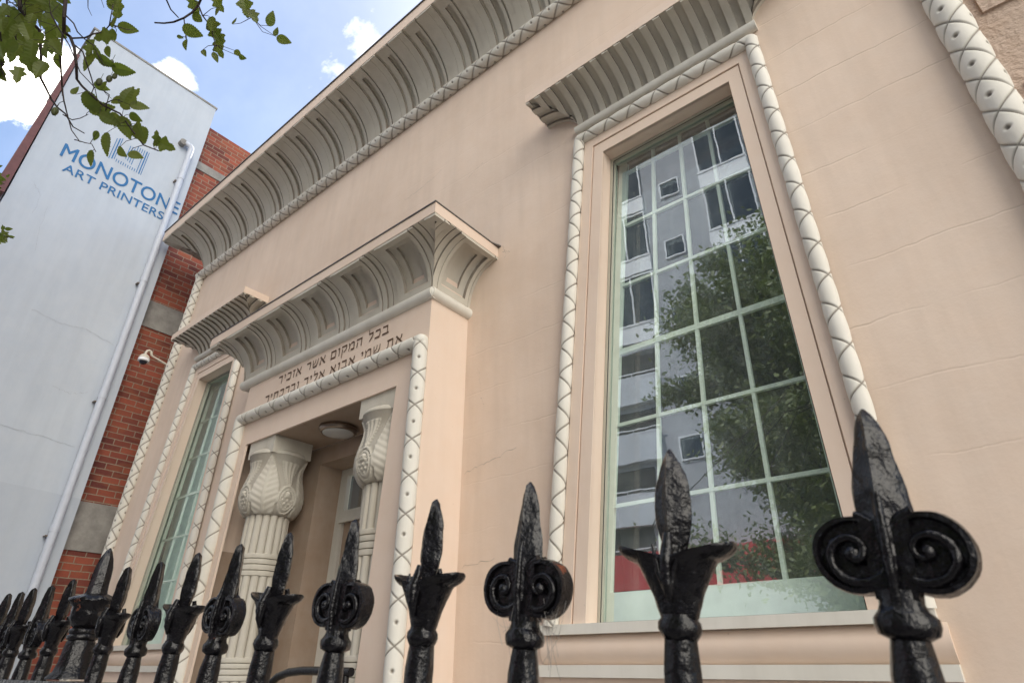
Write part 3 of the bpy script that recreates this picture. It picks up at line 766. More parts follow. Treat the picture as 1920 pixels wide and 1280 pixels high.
mb = MB(); mb.tube(goose, [.017]*7+[.013]*3, 14); mb.build('arm', M['cream'], cam_, unit=False, smooth=60)

# ============================================================ LEFT NEIGHBOURS
LX = -3.22; BX = -3.30
wb = empty('rendered_building', (LX*D, .5*D, 0), 'tall white rendered side wall with blue painted printer sign, grey lower band and white downpipe', 'building')
mb = MB()
mb.hexa([(LX-.8,.128,GZ),(LX,.128,GZ),(LX,.862,GZ),(LX-.8,.862,GZ)],[(LX-.8,.142,3.225),(LX,.142,3.225),(LX,.862,3.225),(LX-.8,.862,3.225)])
mb.build('wall', M['white'], wb)
mb = MB(); mb.box((LX-.81,.132,3.225),(LX+.004,.868,3.238)); mb.build('coping', M['conc'], wb)
mb = MB(); mb.hexa([(LX-.3,.120,.2),(LX+.0015,.120,.2),(LX+.0015,.128,.2),(LX-.3,.128,.2)],[(LX-.3,.120,.6),(LX+.0015,.120,.6),(LX+.0015,.128,.6),(LX-.3,.128,.6)])
mb = MB(); mb.hexa([(LX-.2,.088,1.97),(LX+.012,.088,1.97),(LX+.012,.130,1.97),(LX-.2,.130,1.97)],[(LX-.2,.124,2.98),(LX+.012,.124,2.98),(LX+.012,.137,2.98),(LX-.2,.137,2.98)])
mb.build('red_edge_strip', M['red'], wb)
mb = MB(); mb.quad((LX+.0008,.128,GZ),(LX+.0008,.862,GZ),(LX+.0008,.862,.665),(LX+.0008,.128,.70)); mb.build('grey_dado', M['dado'], wb)
mb = MB(); XX = LX+.0015
for pts in ([(.206,2.102),(.253,2.048),(.262,1.98),(.258,1.932)], [(.414,1.458),(.528,1.438),(.64,1.45),(.773,1.42)], [(.40,.93),(.479,.906),(.62,.90),(.766,.885)], [(.60,1.13),(.68,1.12),(.74,1.15)], [(.30,2.0),(.31,1.85),(.33,1.75)]):
    mb = MB(); crack(mb, pts, XX, .0007, axis='y', amp=.004); mb.build('wall_crack', M['crack'], wb)
# downpipe
mb = MB(); px_ = LX+.030; yp_ = .797
mb.tube([(px_,yp_,GZ),(px_,yp_,2.775),(px_,yp_-.003,2.79),(px_,yp_-.012,2.803),(px_-.004,yp_-.03,2.808),(LX,yp_-.048,2.808)], .0165, 20)
for z in (2.55,1.815,1.14,.52,-.1): mb.tube([(px_,yp_,z-.013),(px_,yp_,z+.013)], .0188, 20)
dp = mb.build('downpipe', M['pipe'], wb, smooth=50)
for z in (2.52,1.79,1.11,.49):
    mb = MB(); mb.box((LX,yp_-.026,z-.004),(LX+.03,yp_-.014,z+.001)); mb.build('pipe_bracket', M['steel'], dp)
mb = MB(); mb.tube([(LX-.01,yp_-.052,2.806),(LX+.035,yp_-.052,2.806)], .020, 20); mb.tube([(LX+.035,yp_-.052,2.806),(LX+.036,yp_-.052,2.806)], .013, 16)
mb.build('pipe_outlet', M['conc'], wb, smooth=50)
# painted sign
def text_mesh(body, name, y0, y1, z0, z1, x, mat, parent, bold=.02):
    cu = bpy.data.curves.new(name, 'FONT'); cu.body = body; cu.size = 1; cu.offset = 0; cu.space_character = 1.02
    ob = bpy.data.objects.new(name+'_tmp', cu); C.objects.link(ob)
    dg = bpy.context.evaluated_depsgraph_get(); me = bpy.data.meshes.new_from_object(ob.evaluated_get(dg))
    bpy.data.objects.remove(ob)
    xs = [v.co.x for v in me.vertices]; ys = [v.co.y for v in me.vertices]
    a, b_ = min(xs), max(xs); c, d = min(ys), max(ys)
    mb = MB(); mb.v = [(x, y0+(v.co.x-a)/(b_-a)*(y1-y0), z0+(v.co.y-c)/(d-c)*(z1-z0)) for v in me.vertices]
    src = mb.v; mb = MB()
    for k, p in enumerate(me.polygons):
        for q, (dy, dz) in enumerate(((-bold,0),(bold,0),(0,-bold*.6),(0,bold*.6))):
            mb.add([(src[i][0]+(k % 11)*.00003+q*.0004, src[i][1]+dy, src[i][2]+dz) for i in p.vertices], [tuple(range(len(p.vertices)))])
    return mb.build(name, mat, parent)
sign = text_mesh('MONOTONE', 'sign_lettering', .252, .848, 2.314, 2.402, LX+.0012, M['blue'], wb, .0013)
text_mesh('ART PRINTERS', 'sign_lettering', .287, .786, 2.236, 2.288, LX+.0012, M['blue'], wb, .0007)
mb = MB(); nb = 15
for i in range(nb):
    yy = .442+i*.0118; w = .0036 if i not in (1, 13) else .006
    segs = [(2.449, 2.470)]
    if i in (0, 1, 2): segs = [(2.449+.006*i, 2.600+.01*i)]
    if i in (6, 7, 8, 9): segs += [(2.500-.006*(i-6), 2.60)]
    if i in (9, 10, 11): segs += [(2.590, 2.622)]
    if i in (12, 13, 14): segs = [(2.449, 2.622)]
    for a, b_ in segs: mb.quad((LX+.0012,yy,a),(LX+.0012,yy+w,a),(LX+.0012,yy+w,b_),(LX+.0012,yy,b_))
mb.build('sign_emblem', M['blue'], wb)
# brick building behind
bb = empty('brick_building', (BX*D, 1.5*D, 0), 'old red brick wall with two concrete bands, rising behind the carved cornice', 'building')
mb = MB(); mb.box((BX-.6,.864,GZ),(BX,3.2,3.13)); mb.build('wall', M['brick'], bb)
mb = MB()
for a, b_ in ((2.765,2.825),(1.615,1.775),(.458,.672)):
    mb.box((BX-.02,.866,a),(BX+.006,3.2,b_))
mb.build('concrete_band', M['conc'], bb)

# ============================================================ IRON FENCE
FY = .42; RT = EYE-.022     # fence distance and rail top height
fence = empty('iron_fence', (-.4, FY, 0), 'black painted cast iron fence with alternating scroll and lily spearheads, one urn post', 'fence')
X0F, X1F = -3.2, 1.4
mb = MB(); mb.box((X0F,FY-.020,RT-.03),(X1F,FY+.020,RT)); mb.box((X0F,FY-.024,RT-.038),(X1F,FY+.024,RT-.030)); mb.build('top_rail', M['iron'], fence, unit=False)
mb = MB(); mb.box((X0F,FY-.018,.58),(X1F,FY+.018,.61)); mb.build('bottom_rail', M['iron'], fence, unit=False)
mb = MB(); mb.box((X0F,FY-.14,0),(X1F,FY+.14,.48)); mb.box((X0F,FY-.16,.48),(X1F,FY+.16,.54)); mb.build('stone_plinth', M['sand'], fence, unit=False)
SS = .022   # heads are modelled from the rail top, z measured from eye level + SS
def blade(mb, zb, zt, w, dth, low=.62, shape=.9, n=26, wid=.5):
    # four sided leaf blade with mid ridge; w half width, dth half depth
    vs = []; K = 12
    for i in range(n+1):
        t = i/n; z = lin(zb, zt, t)
        if t < wid: s_ = low+(1-low)*sin(t/wid*pi/2)
        else: s_ = max(.0, cos((t-wid)/(1-wid)*pi/2))**shape
        s_ = max(s_, .05)
        for k in range(K):
            a = 2*pi*k/K; ca, sa = cos(a), sin(a)
            x = w*s_*(abs(ca)**.95)*(1 if ca >= 0 else -1); 
            ridge = (1.0 if k in (3, 9) else .55)
            y_ = dth*(.35+.65*s_)*sa*ridge*(1 if s_ > .06 else .2)
            vs.append((x, y_, z))
    fs = [(i*K+k, i*K+(k+1)%K, (i+1)*K+(k+1)%K, (i+1)*K+k) for i in range(n) for k in range(K)]
    fs += [tuple(range(K-1,-1,-1)), tuple(range(n*K,(n+1)*K))]
    mb.add(vs, fs)
def shaft(mb, rt, rb, zt, flare=.018):
    oct_ = lambda a, i, r, z: -.06*r*abs(sin(a*4))
    mb.lathe([(.0135,-.022-.0),(flare+.001,-.0215),(flare,-.017),(.0155,-.010),(rb,-.002),(lin(rb,rt,.5),zt*.5),(rt,zt)], n=24, mod=oct_)
def scroll_disc(mb, cx, cz, sx, R=.0226, dy=.0085):
    # volute: thick disc, raised spiral rims on both faces
    prof = [(0.0005,-dy*.55),(R*.80,-dy*.55),(R*.84,-dy),(R*.97,-dy*.95),(R*1.0,-dy*.5),(R*.96,0),(R*1.0,dy*.5),(R*.97,dy*.95),(R*.84,dy),(R*.80,dy*.55),(.0005,dy*.55)]
    mb.lathe(prof, (cx,0,cz), 36, axis='y')
    for f in (-1, 1):
        pts = []; rr = []
        for k in range(44):
            t = k/43; ang = (pi*.55 if sx > 0 else pi*.45) + sx*(-1)*(-t*2*pi*1.45)
            rad = R*(.86*(1-t)+.13)
            pts.append((cx+rad*cos(ang), f*dy*(.62+.40*t), cz+rad*sin(ang))); rr.append(lin(.0034,.0020,t))
        mb.tube(pts, rr, 8)
        mb.lathe([(.0004,0),(.0045,.0005),(.0038,.003),(.0005,.0045)] , (cx,f*dy*.72,cz), 14, axis='y') if f > 0 else mb.lathe([(.0004,0),(.0045,-.0005),(.0038,-.003),(.0005,-.0045)], (cx,f*dy*.72,cz), 14, axis='y')
def make_scroll():
    t = empty('picket', (0,0,0), local=True)
    mb = MB(); shaft(mb, .0100, .0135, .036); p = mb.build('picket', M['iron'], None, unit=False, smooth=50); bpy.data.objects.remove(t)
    mb = MB(); mb.lathe([(.0105,.035),(.0152,.0375),(.0163,.0415),(.0160,.0455),(.0125,.0495),(.0112,.053),(.0115,.060)], n=24, mod=lambda a, i, r, z: -.05*r*abs(sin(a*4)))
    c = mb.build('collar', M['iron'], p, unit=False, smooth=60)
    mb = MB()
    mb.hexa([(-.0100,-.0085,.055),(.0100,-.0085,.055),(.0100,.0085,.055),(-.0100,.0085,.055)],[(-.0135,-.0085,.098),(.0135,-.0085,.098),(.0135,.0085,.098),(-.0135,.0085,.098)])
    scroll_disc(mb, -.0188, .0795, -1); scroll_disc(mb, .0188, .0795, 1)
    # raised lip leaf between the scrolls
    mb.tube([(0,-.0095,.052),(0,-.0125,.075),(0,-.012,.10),(0,-.0085,.125)], [.0022,.0030,.0028,.0012], 8)
    mb.tube([(0,.0095,.052),(0,.0125,.075),(0,.012,.10),(0,.0085,.125)], [.0022,.0030,.0028,.0012], 8)
    s_ = mb.build('scrolls', M['iron'], p, unit=False, smooth=50)
    mb = MB(); blade(mb, .070, .168, .0152, .0115, low=.93, wid=.28, shape=.52); b = mb.build('spearhead', M['iron'], p, unit=False, smooth=38)
    return p
def make_lily():
    mb = MB(); shaft(mb, .0115, .0130, .040); p = mb.build('picket', M['iron'], None, unit=False, smooth=50)
    mb = MB(); mb.lathe([(.0110,.038),(.0132,.0415),(.0146,.045),(.0140,.049),(.0118,.052),(.0115,.054)], n=24); mb.build('collar', M['iron'], p, unit=False, smooth=60)
    mb = MB(); n = 56; vs = []; m = 26; fs = []
    for i in range(m+1):
        t = i/m
        for k in range(n):
            a = 2*pi*k/n; cx = abs(cos(a))**1.6; fy = abs(sin(a))**2.2
            # side lips flare and curl, front tongue is shorter
            if t < .78:
                q = t/.78; r = .0118+.0155*q**.80 + cx*.0150*q**3.0
                z = .050+.0505*q - .010*fy*q**2
                r -= .004*(fy*q)*(1 if abs(cos(a)) > .18 else .2)
            else:
                q = (t-.78)/.22; r = .0118+.0155+cx*.0150 - .004*fy + .0042*sin(q*pi*.9)*cx - .010*q*q - .002*q
                z = .050+.0505-.010*fy - .0125*(1-cos(q*pi*.80))*.55*cx + .0015*sin(q*pi)*(1-cx)
            vs.append((r*cos(a), r*sin(a)*.74, z))
    fs = [(i*n+k, i*n+(k+1)%n, (i+1)*n+(k+1)%n, (i+1)*n+k) for i in range(m) for k in range(n)]
    fs += [tuple(range(m*n,(m+1)*n))]
    mb.add(vs, fs)
    # pointed tongue leaf with ridge, front and back
    for f in (-1, 1):
        mb.tube([(0,f*.0140,.062),(0,f*.0165,.072),(0,f*.0165,.088),(0,f*.0120,.106)], [.0012,.0040,.0048,.0030], 8)
        for sx in (-1, 1): mb.tube([(sx*.001,f*.0155,.066),(sx*.0055,f*.0170,.080),(sx*.0115,f*.0150,.099)], [.0016,.0022,.0014], 6)
    mb.build('lily_cup', M['iron'], p, unit=False, smooth=60)
    mb = MB(); blade(mb, .090, .170, .0150, .0110, low=.50, wid=.52, shape=.80); mb.build('spearhead', M['iron'], p, unit=False, smooth=38)
    return p
def roughen(o, amp):
    rnd = random.Random(o.name)
    from mathutils import noise as nz
    for v in o.data.vertices:
        p = Vector(v.co)*150; q = Vector(v.co)*55
        d = nz.noise(p)*amp*.5 + nz.noise(q+Vector((3,1,7)))*amp
        v.co += Vector((nz.noise(q+Vector((9,2,4))), nz.noise(q+Vector((1,8,3))), 0))*amp + v.normal*d
protoS, protoL = make_scroll(), make_lily()
for pr in (protoS, protoL):
    for o in [pr]+list(pr.children): roughen(o, .0009)
def place(proto, x, dz=0, rz=0, first=False):
    if first: r = proto
    else:
        r = proto.copy(); C.objects.link(r)
        for ch in proto.children:
            c = ch.copy(); C.objects.link(c); c.parent = r
    r.parent = fence; lean = .075+random.uniform(-.015,.015); r.location = (x+.4-.168*lean, 0, RT+dz); r.rotation_euler = (0, lean, rz)
    return r
ratios = [('S',-.118),('L',-.440),('S',-.762),('L',-1.046),('S',-1.355),('L',-1.665),('S',-1.943),('L',-2.231),('S',-2.513),('L',-2.815),
          ('L',-3.425),('S',-3.700),('L',-3.975),('S',-4.170),('L',-4.40),('S',-4.70),('L',-5.0),('S',-5.3),('L',.19),('S',.50),('L',.81),('S',1.12)]
fs_ = fl_ = True
for kd, rt in ratios:
    first = (kd == 'S' and fs_) or (kd == 'L' and fl_)
    place(protoS if kd == 'S' else protoL, rt*FY, random.uniform(-.0012,.0012), random.uniform(-.06,.06), first)
    if kd == 'S': fs_ = False
    else: fl_ = False
# lower shafts below the rail
for kd, rt in ratios:
    pass
mb = MB()
for kd, rt in ratios: mb.tube([(rt*FY,FY,.60),(rt*FY,FY,RT-.036)], .009, 8)
mb.build('lower_bars', M['iron'], fence, unit=False, smooth=60)
# urn post
post = MB(); xp = -3.09*FY
post.lathe([(.0375,.003),(.0372,.006),(.030,.013),(.026,.028),(.0245,.045),(.023,.058),(.0185,.064)], (0,0,0), 32, mod=lambda a, i, r, z: -.06*r*abs(sin(a*4)))
po = post.build('post', M['iron'], fence, unit=False, smooth=50); po.location = (xp+.4, 0, RT); 
mb = MB(); mb.lathe([(.0185,.060),(.0235,.063),(.0245,.067),(.0215,.0705),(.0235,.0735),(.0225,.078),(.0175,.081)], n=32); u1 = mb.build('collar', M['iron'], None, unit=False, smooth=60); u1.parent = po
mb = MB(); mb.lathe([(.0170,.079),(.023,.085),(.0285,.095),(.0300,.106),(.0305,.113),(.0355,.119),(.0385,.1225),(.0375,.1265),(.028,.131),(.018,.135)], n=48, mod=lambda a, i, r, z: (.0022*sin(a*7+i) if i > 4 else 0)); u2 = mb.build('urn', M['iron'], None, unit=False, smooth=60); u2.parent = po
mb = MB(); mb.lathe([(.0205,.131),(.0175,.138),(.0165,.150),(.0160,.165),(.0145,.180),(.0110,.195),(.006,.207),(.0015,.213)], n=24, mod=lambda a, i, r, z: -.12*r*abs(sin(a*4))); u3 = mb.build('spike', M['iron'], None, unit=False, smooth=40); u3.parent = po
for o in (po, u1, u2, u3): roughen(o, .0010)
mb = MB(); mb.tube([(xp,FY,.5),(xp,FY,RT-.037)], .022, 12); mb.build('post_shaft', M['iron'], fence, unit=False, smooth=60)
# cobweb hanging under one scroll head
wb_ = MB(); rnd = random.Random(3); bx0 = -.762*FY
for k in range(26):
    side = rnd.choice((-1,1,1)); a = Vector((bx0+side*rnd.uniform(.010,.034), FY-rnd.uniform(-.008,.012), EYE+rnd.uniform(.030,.050)))
    b_ = Vector((bx0+side*rnd.uniform(.010,.022), FY-rnd.uniform(-.01,.014), EYE+rnd.uniform(-.012,.028)))
    mid = (a+b_)/2+Vector((rnd.uniform(-.005,.005),0,rnd.uniform(-.006,.002))); wb_.tube([a, mid, b_], rnd.uniform(.00008,.0002), 4)
tag(wb_.build('cobweb', M['web'], None, unit=False), 'wispy grey cobweb under the scroll spearhead left of the tall window sill', 'cobweb')

# handrail by the steps
hr = empty('handrail', (-1.3*D, .72*D, 0), 'curved black tubular handrail beside the entrance steps', 'handrail', local=True)
mb = MB(); s_ = .80
def hp(rx, rz, Y): return (rx*Y*D+1.3*D, (Y-.72)*D, rz*Y*D+EYE)
mb.tube([hp(-1.70,-.20,.80), hp(-1.665,-.085,.80), hp(-1.64,-.042,.80), hp(-1.606,-.024,.80), hp(-1.56,-.014,.80), hp(-1.50,-.010,.80), hp(-1.445,-.010,.80), hp(-1.30,-.012,.80)], .024, 14); mb.build('rail', M['iron'], hr, unit=False, smooth=60)
mb = MB(); a = hp(-1.70,-.20,.80); b_ = hp(-1.32,-.012,.80); mb.tube([a,(a[0],a[1],.1)], .022, 12); mb.build('baluster', M['iron'], hr, unit=False, smooth=60)
mb = MB(); mb.tube([b_,(b_[0],b_[1],.1)], .022, 12); mb.build('baluster', M['iron'], hr, unit=False, smooth=60)

# ============================================================ GROUND
mb = MB(); mb.quad((-300,-300,-.012),(300,-300,-.012),(300,300,-.012),(-300,300,-.012)); struct('ground', mb, M['ground'], unit=False)
mb = MB(); mb.box((-60,-1.8,-.10),(60,9,-.0)); struct('footpath', mb, M['pave'], unit=False)
mb = MB(); mb.box((-60,-1.95,-.13),(60,-1.8,.004)); struct('kerb', mb, M['conc'], unit=False)
mb = MB(); mb.quad((-60,-9.2,-.008),(60,-9.2,-.008),(60,-1.95,-.008),(-60,-1.95,-.008)); struct('road', mb, M['asph'], unit=False)
mb = MB()
for k in range(-10, 11): mb.quad((k*5,-5.65,-.004),(k*5+2.6,-5.65,-.004),(k*5+2.6,-5.53,-.004),(k*5,-5.53,-.004))
struct('road_marking', mb, M['line'], unit=False)
mb = MB(); mb.hexa([(-60,-14.5,-.1),(60,-14.5,-.1),(60,-9.2,-.1),(-60,-9.2,-.1)],[(-60,-14.5,.0),(60,-14.5,.0),(60,-9.2,.0),(-60,-9.2,.0)]); struct('far_footpath', mb, M['pave'], unit=False)

# ============================================================ BUILDING ACROSS THE STREET (seen in the glass)
YG = 1.045*D; th = radians(4.9); Y0v = (2*YG+12)
nn = Vector((-sin(th), cos(th), 0)); dd = Vector((cos(th), sin(th), 0)); base = nn*(Y0v*cos(th))
def OP(u, w, z):       # u along the facade, w towards the street, z above eye
    p = base + dd*u - nn*w
    return (p.x, 2*YG-p.y, z+EYE)
class OB(MB):
    def b(s, u0, u1, w0, w1, z0, z1):
        s.hexa([OP(u0,w0,z0),OP(u1,w0,z0),OP(u1,w1,z0),OP(u0,w1,z0)],[OP(u0,w0,z1),OP(u1,w0,z1),OP(u1,w1,z1),OP(u0,w1,z1)])
apt = empty('apartment_block', OP(-5,0,-EYE), 'grey apartment block with white window spandrels and balconies, mirrored in the tall window', 'building')
mb = OB(); mb.b(-95,14,-9,0,-EYE,24); mb.build('wall', M['ogrey'], apt, unit=False)
mb = OB()
for z in (1.95,3.97,5.9,7.95,-1):
    pass
def bay(u0, u1, zs, nm=2, lean=0.0):
    for k, zb in enumerate(zs):
        sp = OB(); sp.b(u0,u1,0,.10,zb-.78,zb); sp.build('spandrel', M['owhite'], apt, unit=False)
        w = OB(); w.b(u0+.05,u1-.05,0,.04,zb,zb+2.02); wo = w.build('window', M['oglass'], apt, unit=False)
        f = OB(); t = .055
        for q in range(nm+1):
            uu = lin(u0+.03,u1-.03-t,q/nm); f.b(uu,uu+t,.04,.10,zb+.0,zb+2.02)
        f.b(u0,u1,.10,.13,zb-.10,zb-.02); f.b(u0,u1,.10,.12,zb-.80,zb-.74); f.b(u0,u1,.04,.09,zb+1.98,zb+2.04)
        f.build('window_frame', M['owhite'], wo, unit=False)
bay(-7.75,-5.92, (16.85,13.95,11.05,19.75), 2)
bay(-3.62,-1.80, (16.75,13.95,11.10,8.3,19.6), 2)
bay(.6, 2.4, (16.75,13.95,11.10,8.3,19.6), 2)
bay(4.4, 6.2, (16.75,13.95,11.10,8.3,19.6), 2)
bay(-12.5,-10.6, (16.85,13.95,11.05,19.75), 2)
for (u, z) in ((-4.82,16.65),(-4.95,13.8),(-5.10,10.97),(-5.22,8.15),(-5.45,6.1)):
    w = OB(); w.b(u-.34,u+.34,0,.03,z-.36,z+.36); wo = w.build('window', M['oglass'], apt, unit=False)
    f = OB(); t = .05
    f.b(u-.39,u-.34,0,.07,z-.41,z+.41); f.b(u+.34,u+.39,0,.07,z-.41,z+.41); f.b(u-.34,u+.34,0,.07,z-.41,z-.36); f.b(u-.34,u+.34,0,.07,z+.36,z+.41)
    f.build('window_frame', M['owhite'], wo, unit=False)
for k, (zr, ur) in enumerate(((9.01,-6.25),(6.97,-6.40),(4.96,-6.78),(3.16,-7.0))):
    o = OB(); o.b(-33,ur,-.02,.02,zr-.25,zr+.72 if k else zr+.9); o.build('balcony_opening', M['odark'], apt, unit=False)
    if k < 3:
        p = OB(); p.b(-33,ur,.0,.22,zr-1.10,zr-.10); p.build('balcony_parapet', M['olight'], apt, unit=False)
    r_ = OB(); r_.b(-33,ur+.1,.22,.25,zr-.02,zr+.02)
    for q in range(24): r_.b(ur-.9-q*1.1,ur-.88-q*1.1,.22,.25,zr-.12,zr)
    r_.build('balcony_rail', M['owhite'], apt, unit=False)
mb = OB(); mb.b(-14,-1.0,.0,.26,.9,1.99); mb.build('shop_soffit', M['ogrey'], apt, unit=False)
mb = OB(); mb.b(-14,-1.0,.0,.28,1.995,3.04); mb.build('shop_fascia', M['ored'], apt, unit=False)
mb = OB(); mb.b(-14,-1.0,-.01,.05,-EYE+.2,.9); mb.build('shopfront', M['oglass'], apt, unit=False)

# ============================================================ TREES
def leaf_cloud(mb, pts, size, rnd, jit=.4):
    for (p, sc_) in pts:
        n = Vector((rnd.gauss(0,1), rnd.gauss(0,1), rnd.gauss(.4,1))).normalized(); t = n.orthogonal().normalized()
        t = (Matrix.Rotation(rnd.uniform(0,2*pi), 3, n) @ t); b_ = n.cross(t); s_ = size*sc_*rnd.uniform(.7,1.3)
        c = rnd.random()
        q = [p-t*s_, p-t*s_*.2+b_*s_*.5, p+t*s_*.7+b_*s_*.28, p+t*s_*1.1, p+t*s_*.6-b_*s_*.34, p-t*s_*.2-b_*s_*.5]
        mb.add(q, [(0,1,2,3,4,5)], [c]*6)
def street_tree(x, y, h, rad, zlow, label, n=15000, seed=1, leafsize=.055, nb=46):
    rnd = random.Random(seed)
    t = empty('street_tree', (x,y,0), label, 'tree', local=True)
    tr = MB(); tr.tube([(0,0,-.01),(.03,.02,1.2),(-.03,.05,2.4),(.05,0,4),(.02,-.05,h*.75)], [.20,.16,.14,.11,.04], 12)
    tips = []
    for k in range(nb):
        a = rnd.uniform(0,2*pi); z0 = rnd.uniform(max(1.6,zlow*.85),h*.72); el = rnd.uniform(.1,.9)
        L = rad*rnd.uniform(.6,1.05)*(1-.45*max(0,(z0-h*.45))/(h*.5))
        p0 = Vector((0,0,z0)); pts = [p0]; d = Vector((cos(a)*cos(el), sin(a)*cos(el), sin(el)))
        for q in range(5):
            d = (d+Vector((rnd.gauss(0,.13),rnd.gauss(0,.13),rnd.gauss(0,.10)))).normalized(); pts.append(pts[-1]+d*L/5)
            if q >= 1: tips.append(pts[-1])
        tr.tube(pts, [.05,.04,.03,.02,.013,.006], 6)
    tr.build('trunk', M['bark'], t, unit=False, smooth=60)
    mb = MB(); P = []
    cl = [(c, rnd.uniform(.30,.75)) for c in tips if c.z > zlow]
    for _ in range(n):
        c, r0 = rnd.choice(cl); v = Vector((rnd.gauss(0,1),rnd.gauss(0,1),rnd.gauss(0,.8)))*r0*.5
        p = c+v
        if p.z > zlow-.3: P.append((p, 1))
    leaf_cloud(mb, P, leafsize, rnd); mb.build('foliage', M['leaf2'], t, unit=False)
    return t
pt_ = street_tree(-1.75, -5.6, 10.6, 3.6, 1.7, 'leafy street tree reflected in the tall window, its twigs hanging into the upper left', n=120000, seed=4, leafsize=.058, nb=84)
street_tree(-30.0, -6.4, 11.6, 4.6, 2.2, 'green street tree further left along the kerb, beyond the white building', n=26000, seed=8, leafsize=.07)

def tree_part(mb, name, mat, smooth):
    o = mb.build(name, mat, None, unit=False, smooth=smooth); o.parent = pt_; o.location = -pt_.location; return o
# overhanging branch with big leaves, close to the camera
F_ = 1111.; Pt = radians(28.7); Az = radians(39.1)
fh = Vector((-sin(Az), cos(Az), 0)); rt_ = Vector((cos(Az), sin(Az), 0)); upv = Vector((0,0,1))
fwv = fh*cos(Pt)+upv*sin(Pt); uu_ = -fh*sin(Pt)+upv*cos(Pt)
def sp(x, y, d):      # survey point: picture direction and distance turned into a place in the tree
    return Vector((0,0,EYE)) + (fwv + rt_*((x-960)/F_) + uu_*((640-y)/F_))*d
tw = MB(); rnd = random.Random(12)
d0 = 1.75
hub = Vector((-1.05,-.35,4.1))
tw.tube([(-1.55,-5.6,4.0),(-1.5,-4.2,4.9),(-1.6,-2.4,5.3),(-1.3,-1.2,4.9),hub], [.09,.07,.05,.035,.016], 10)
lines = [
 ([(123,-60),(123,0),(120,34),(120,60),(132,70),(139,89),(143,120),(144,149),(155,163),(173,180),(194,198),(225,213),(248,245),(269,272),(297,283)], 1.75, .0062, .0018),
 ([(120,50),(117,69),(113,103),(115,146),(118,180),(116,163),(120,190),(125,210),(134,244),(150,266)], 1.78, .0034, .0013),
 ([(35,-60),(37,0),(38,19),(52,34),(74,57),(77,103),(76,146),(86,165),(96,186),(108,202),(122,213),(137,238),(158,250)], 1.9, .0075, .0016),
 ([(136,72),(160,71),(175,64),(195,60),(205,48),(208,30),(212,10)], 1.72, .0026, .0012),
 ([(205,48),(218,50),(235,55),(250,57)], 1.72, .0018, .0010),
 ([(140,85),(155,97),(162,118),(172,148),(176,165),(170,178)], 1.74, .0024, .0012),
 ([(124,30),(138,44),(145,60),(160,75),(175,85),(185,105),(195,125)], 1.7, .0022, .001),
 ([(95,25),(105,45),(118,66),(130,85),(150,135),(178,165),(182,185)], 1.8, .0024, .001),
 ([(195,196),(210,188),(225,187)], 1.74, .0016, .001), ([(194,170),(205,178),(200,196),(196,215)], 1.74, .0016, .001),
 ([(10,-40),(14,20),(20,50),(40,95),(60,120)], 1.95, .004, .0015), ([(0,60),(4,90),(3,130),(10,150)], 1.9, .003, .001),
 ([(165,0),(165,15),(172,30)], 1.7, .0014, .0006), ([(186,-20),(190,0),(195,15)], 1.7, .0014, .0006),
 ([(400,-60),(385,-20),(372,10),(360,24),(345,34),(325,42),(308,44),(290,43)], 1.6, .0040, .0020),
 ([(372,10),(380,30),(395,50),(400,70),(405,90)], 1.6, .0022, .001), ([(345,36),(347,55),(350,75),(348,88)], 1.62, .0016, .001),
 ([(308,-40),(312,0),(320,18),(335,34)], 1.65, .0030, .0015), ([(450,-50),(455,0),(468,25),(478,40)], 1.6, .003, .001),
 ([(118,215),(135,225),(150,222),(165,215)], 1.76, .0016, .001), ([(140,262),(160,268),(172,270),(180,285)], 1.76, .0016, .001),
]
TP = []; stalks = MB()
for pts, dist, r0, r1 in lines:
    P = []
    for i, (x, y) in enumerate(pts): P.append(sp(x, y, dist+.03*sin(i*1.7+x*.01)))
    if pts[0][1] < -30 or pts[0][1] == -20: P = [hub, hub.lerp(P[0], .5)+Vector((0,0,.18))]+P
    TP += [P[i].lerp(P[i+1], q/4) for i in range(len(P)-1) for q in range(4)]
    m_ = len(P); tw.tube(P, [lin(r0, r1, i/(m_-1)) for i in range(m_)], 7)
tree_part(tw, 'twigs', M['bark'], 60)
def leafshape(lobed, rnd):
    # outline from the stalk end (0,0) to the tip (1,0); returns half outline points
    pts = []
    n = 22
    for i in range(n+1):
        t = i/n
        w = .30*(sin(pi*t**.72))**.85*(1-.15*t)
        if lobed: w *= 1+.35*sin(t*pi*5.2+.4)*(1-t*.4)
        w += (.030 if i % 2 else -.006)
        if i in (0, n): w = 0
        pts.append((t, max(0, w)))
    return pts
lv = MB()
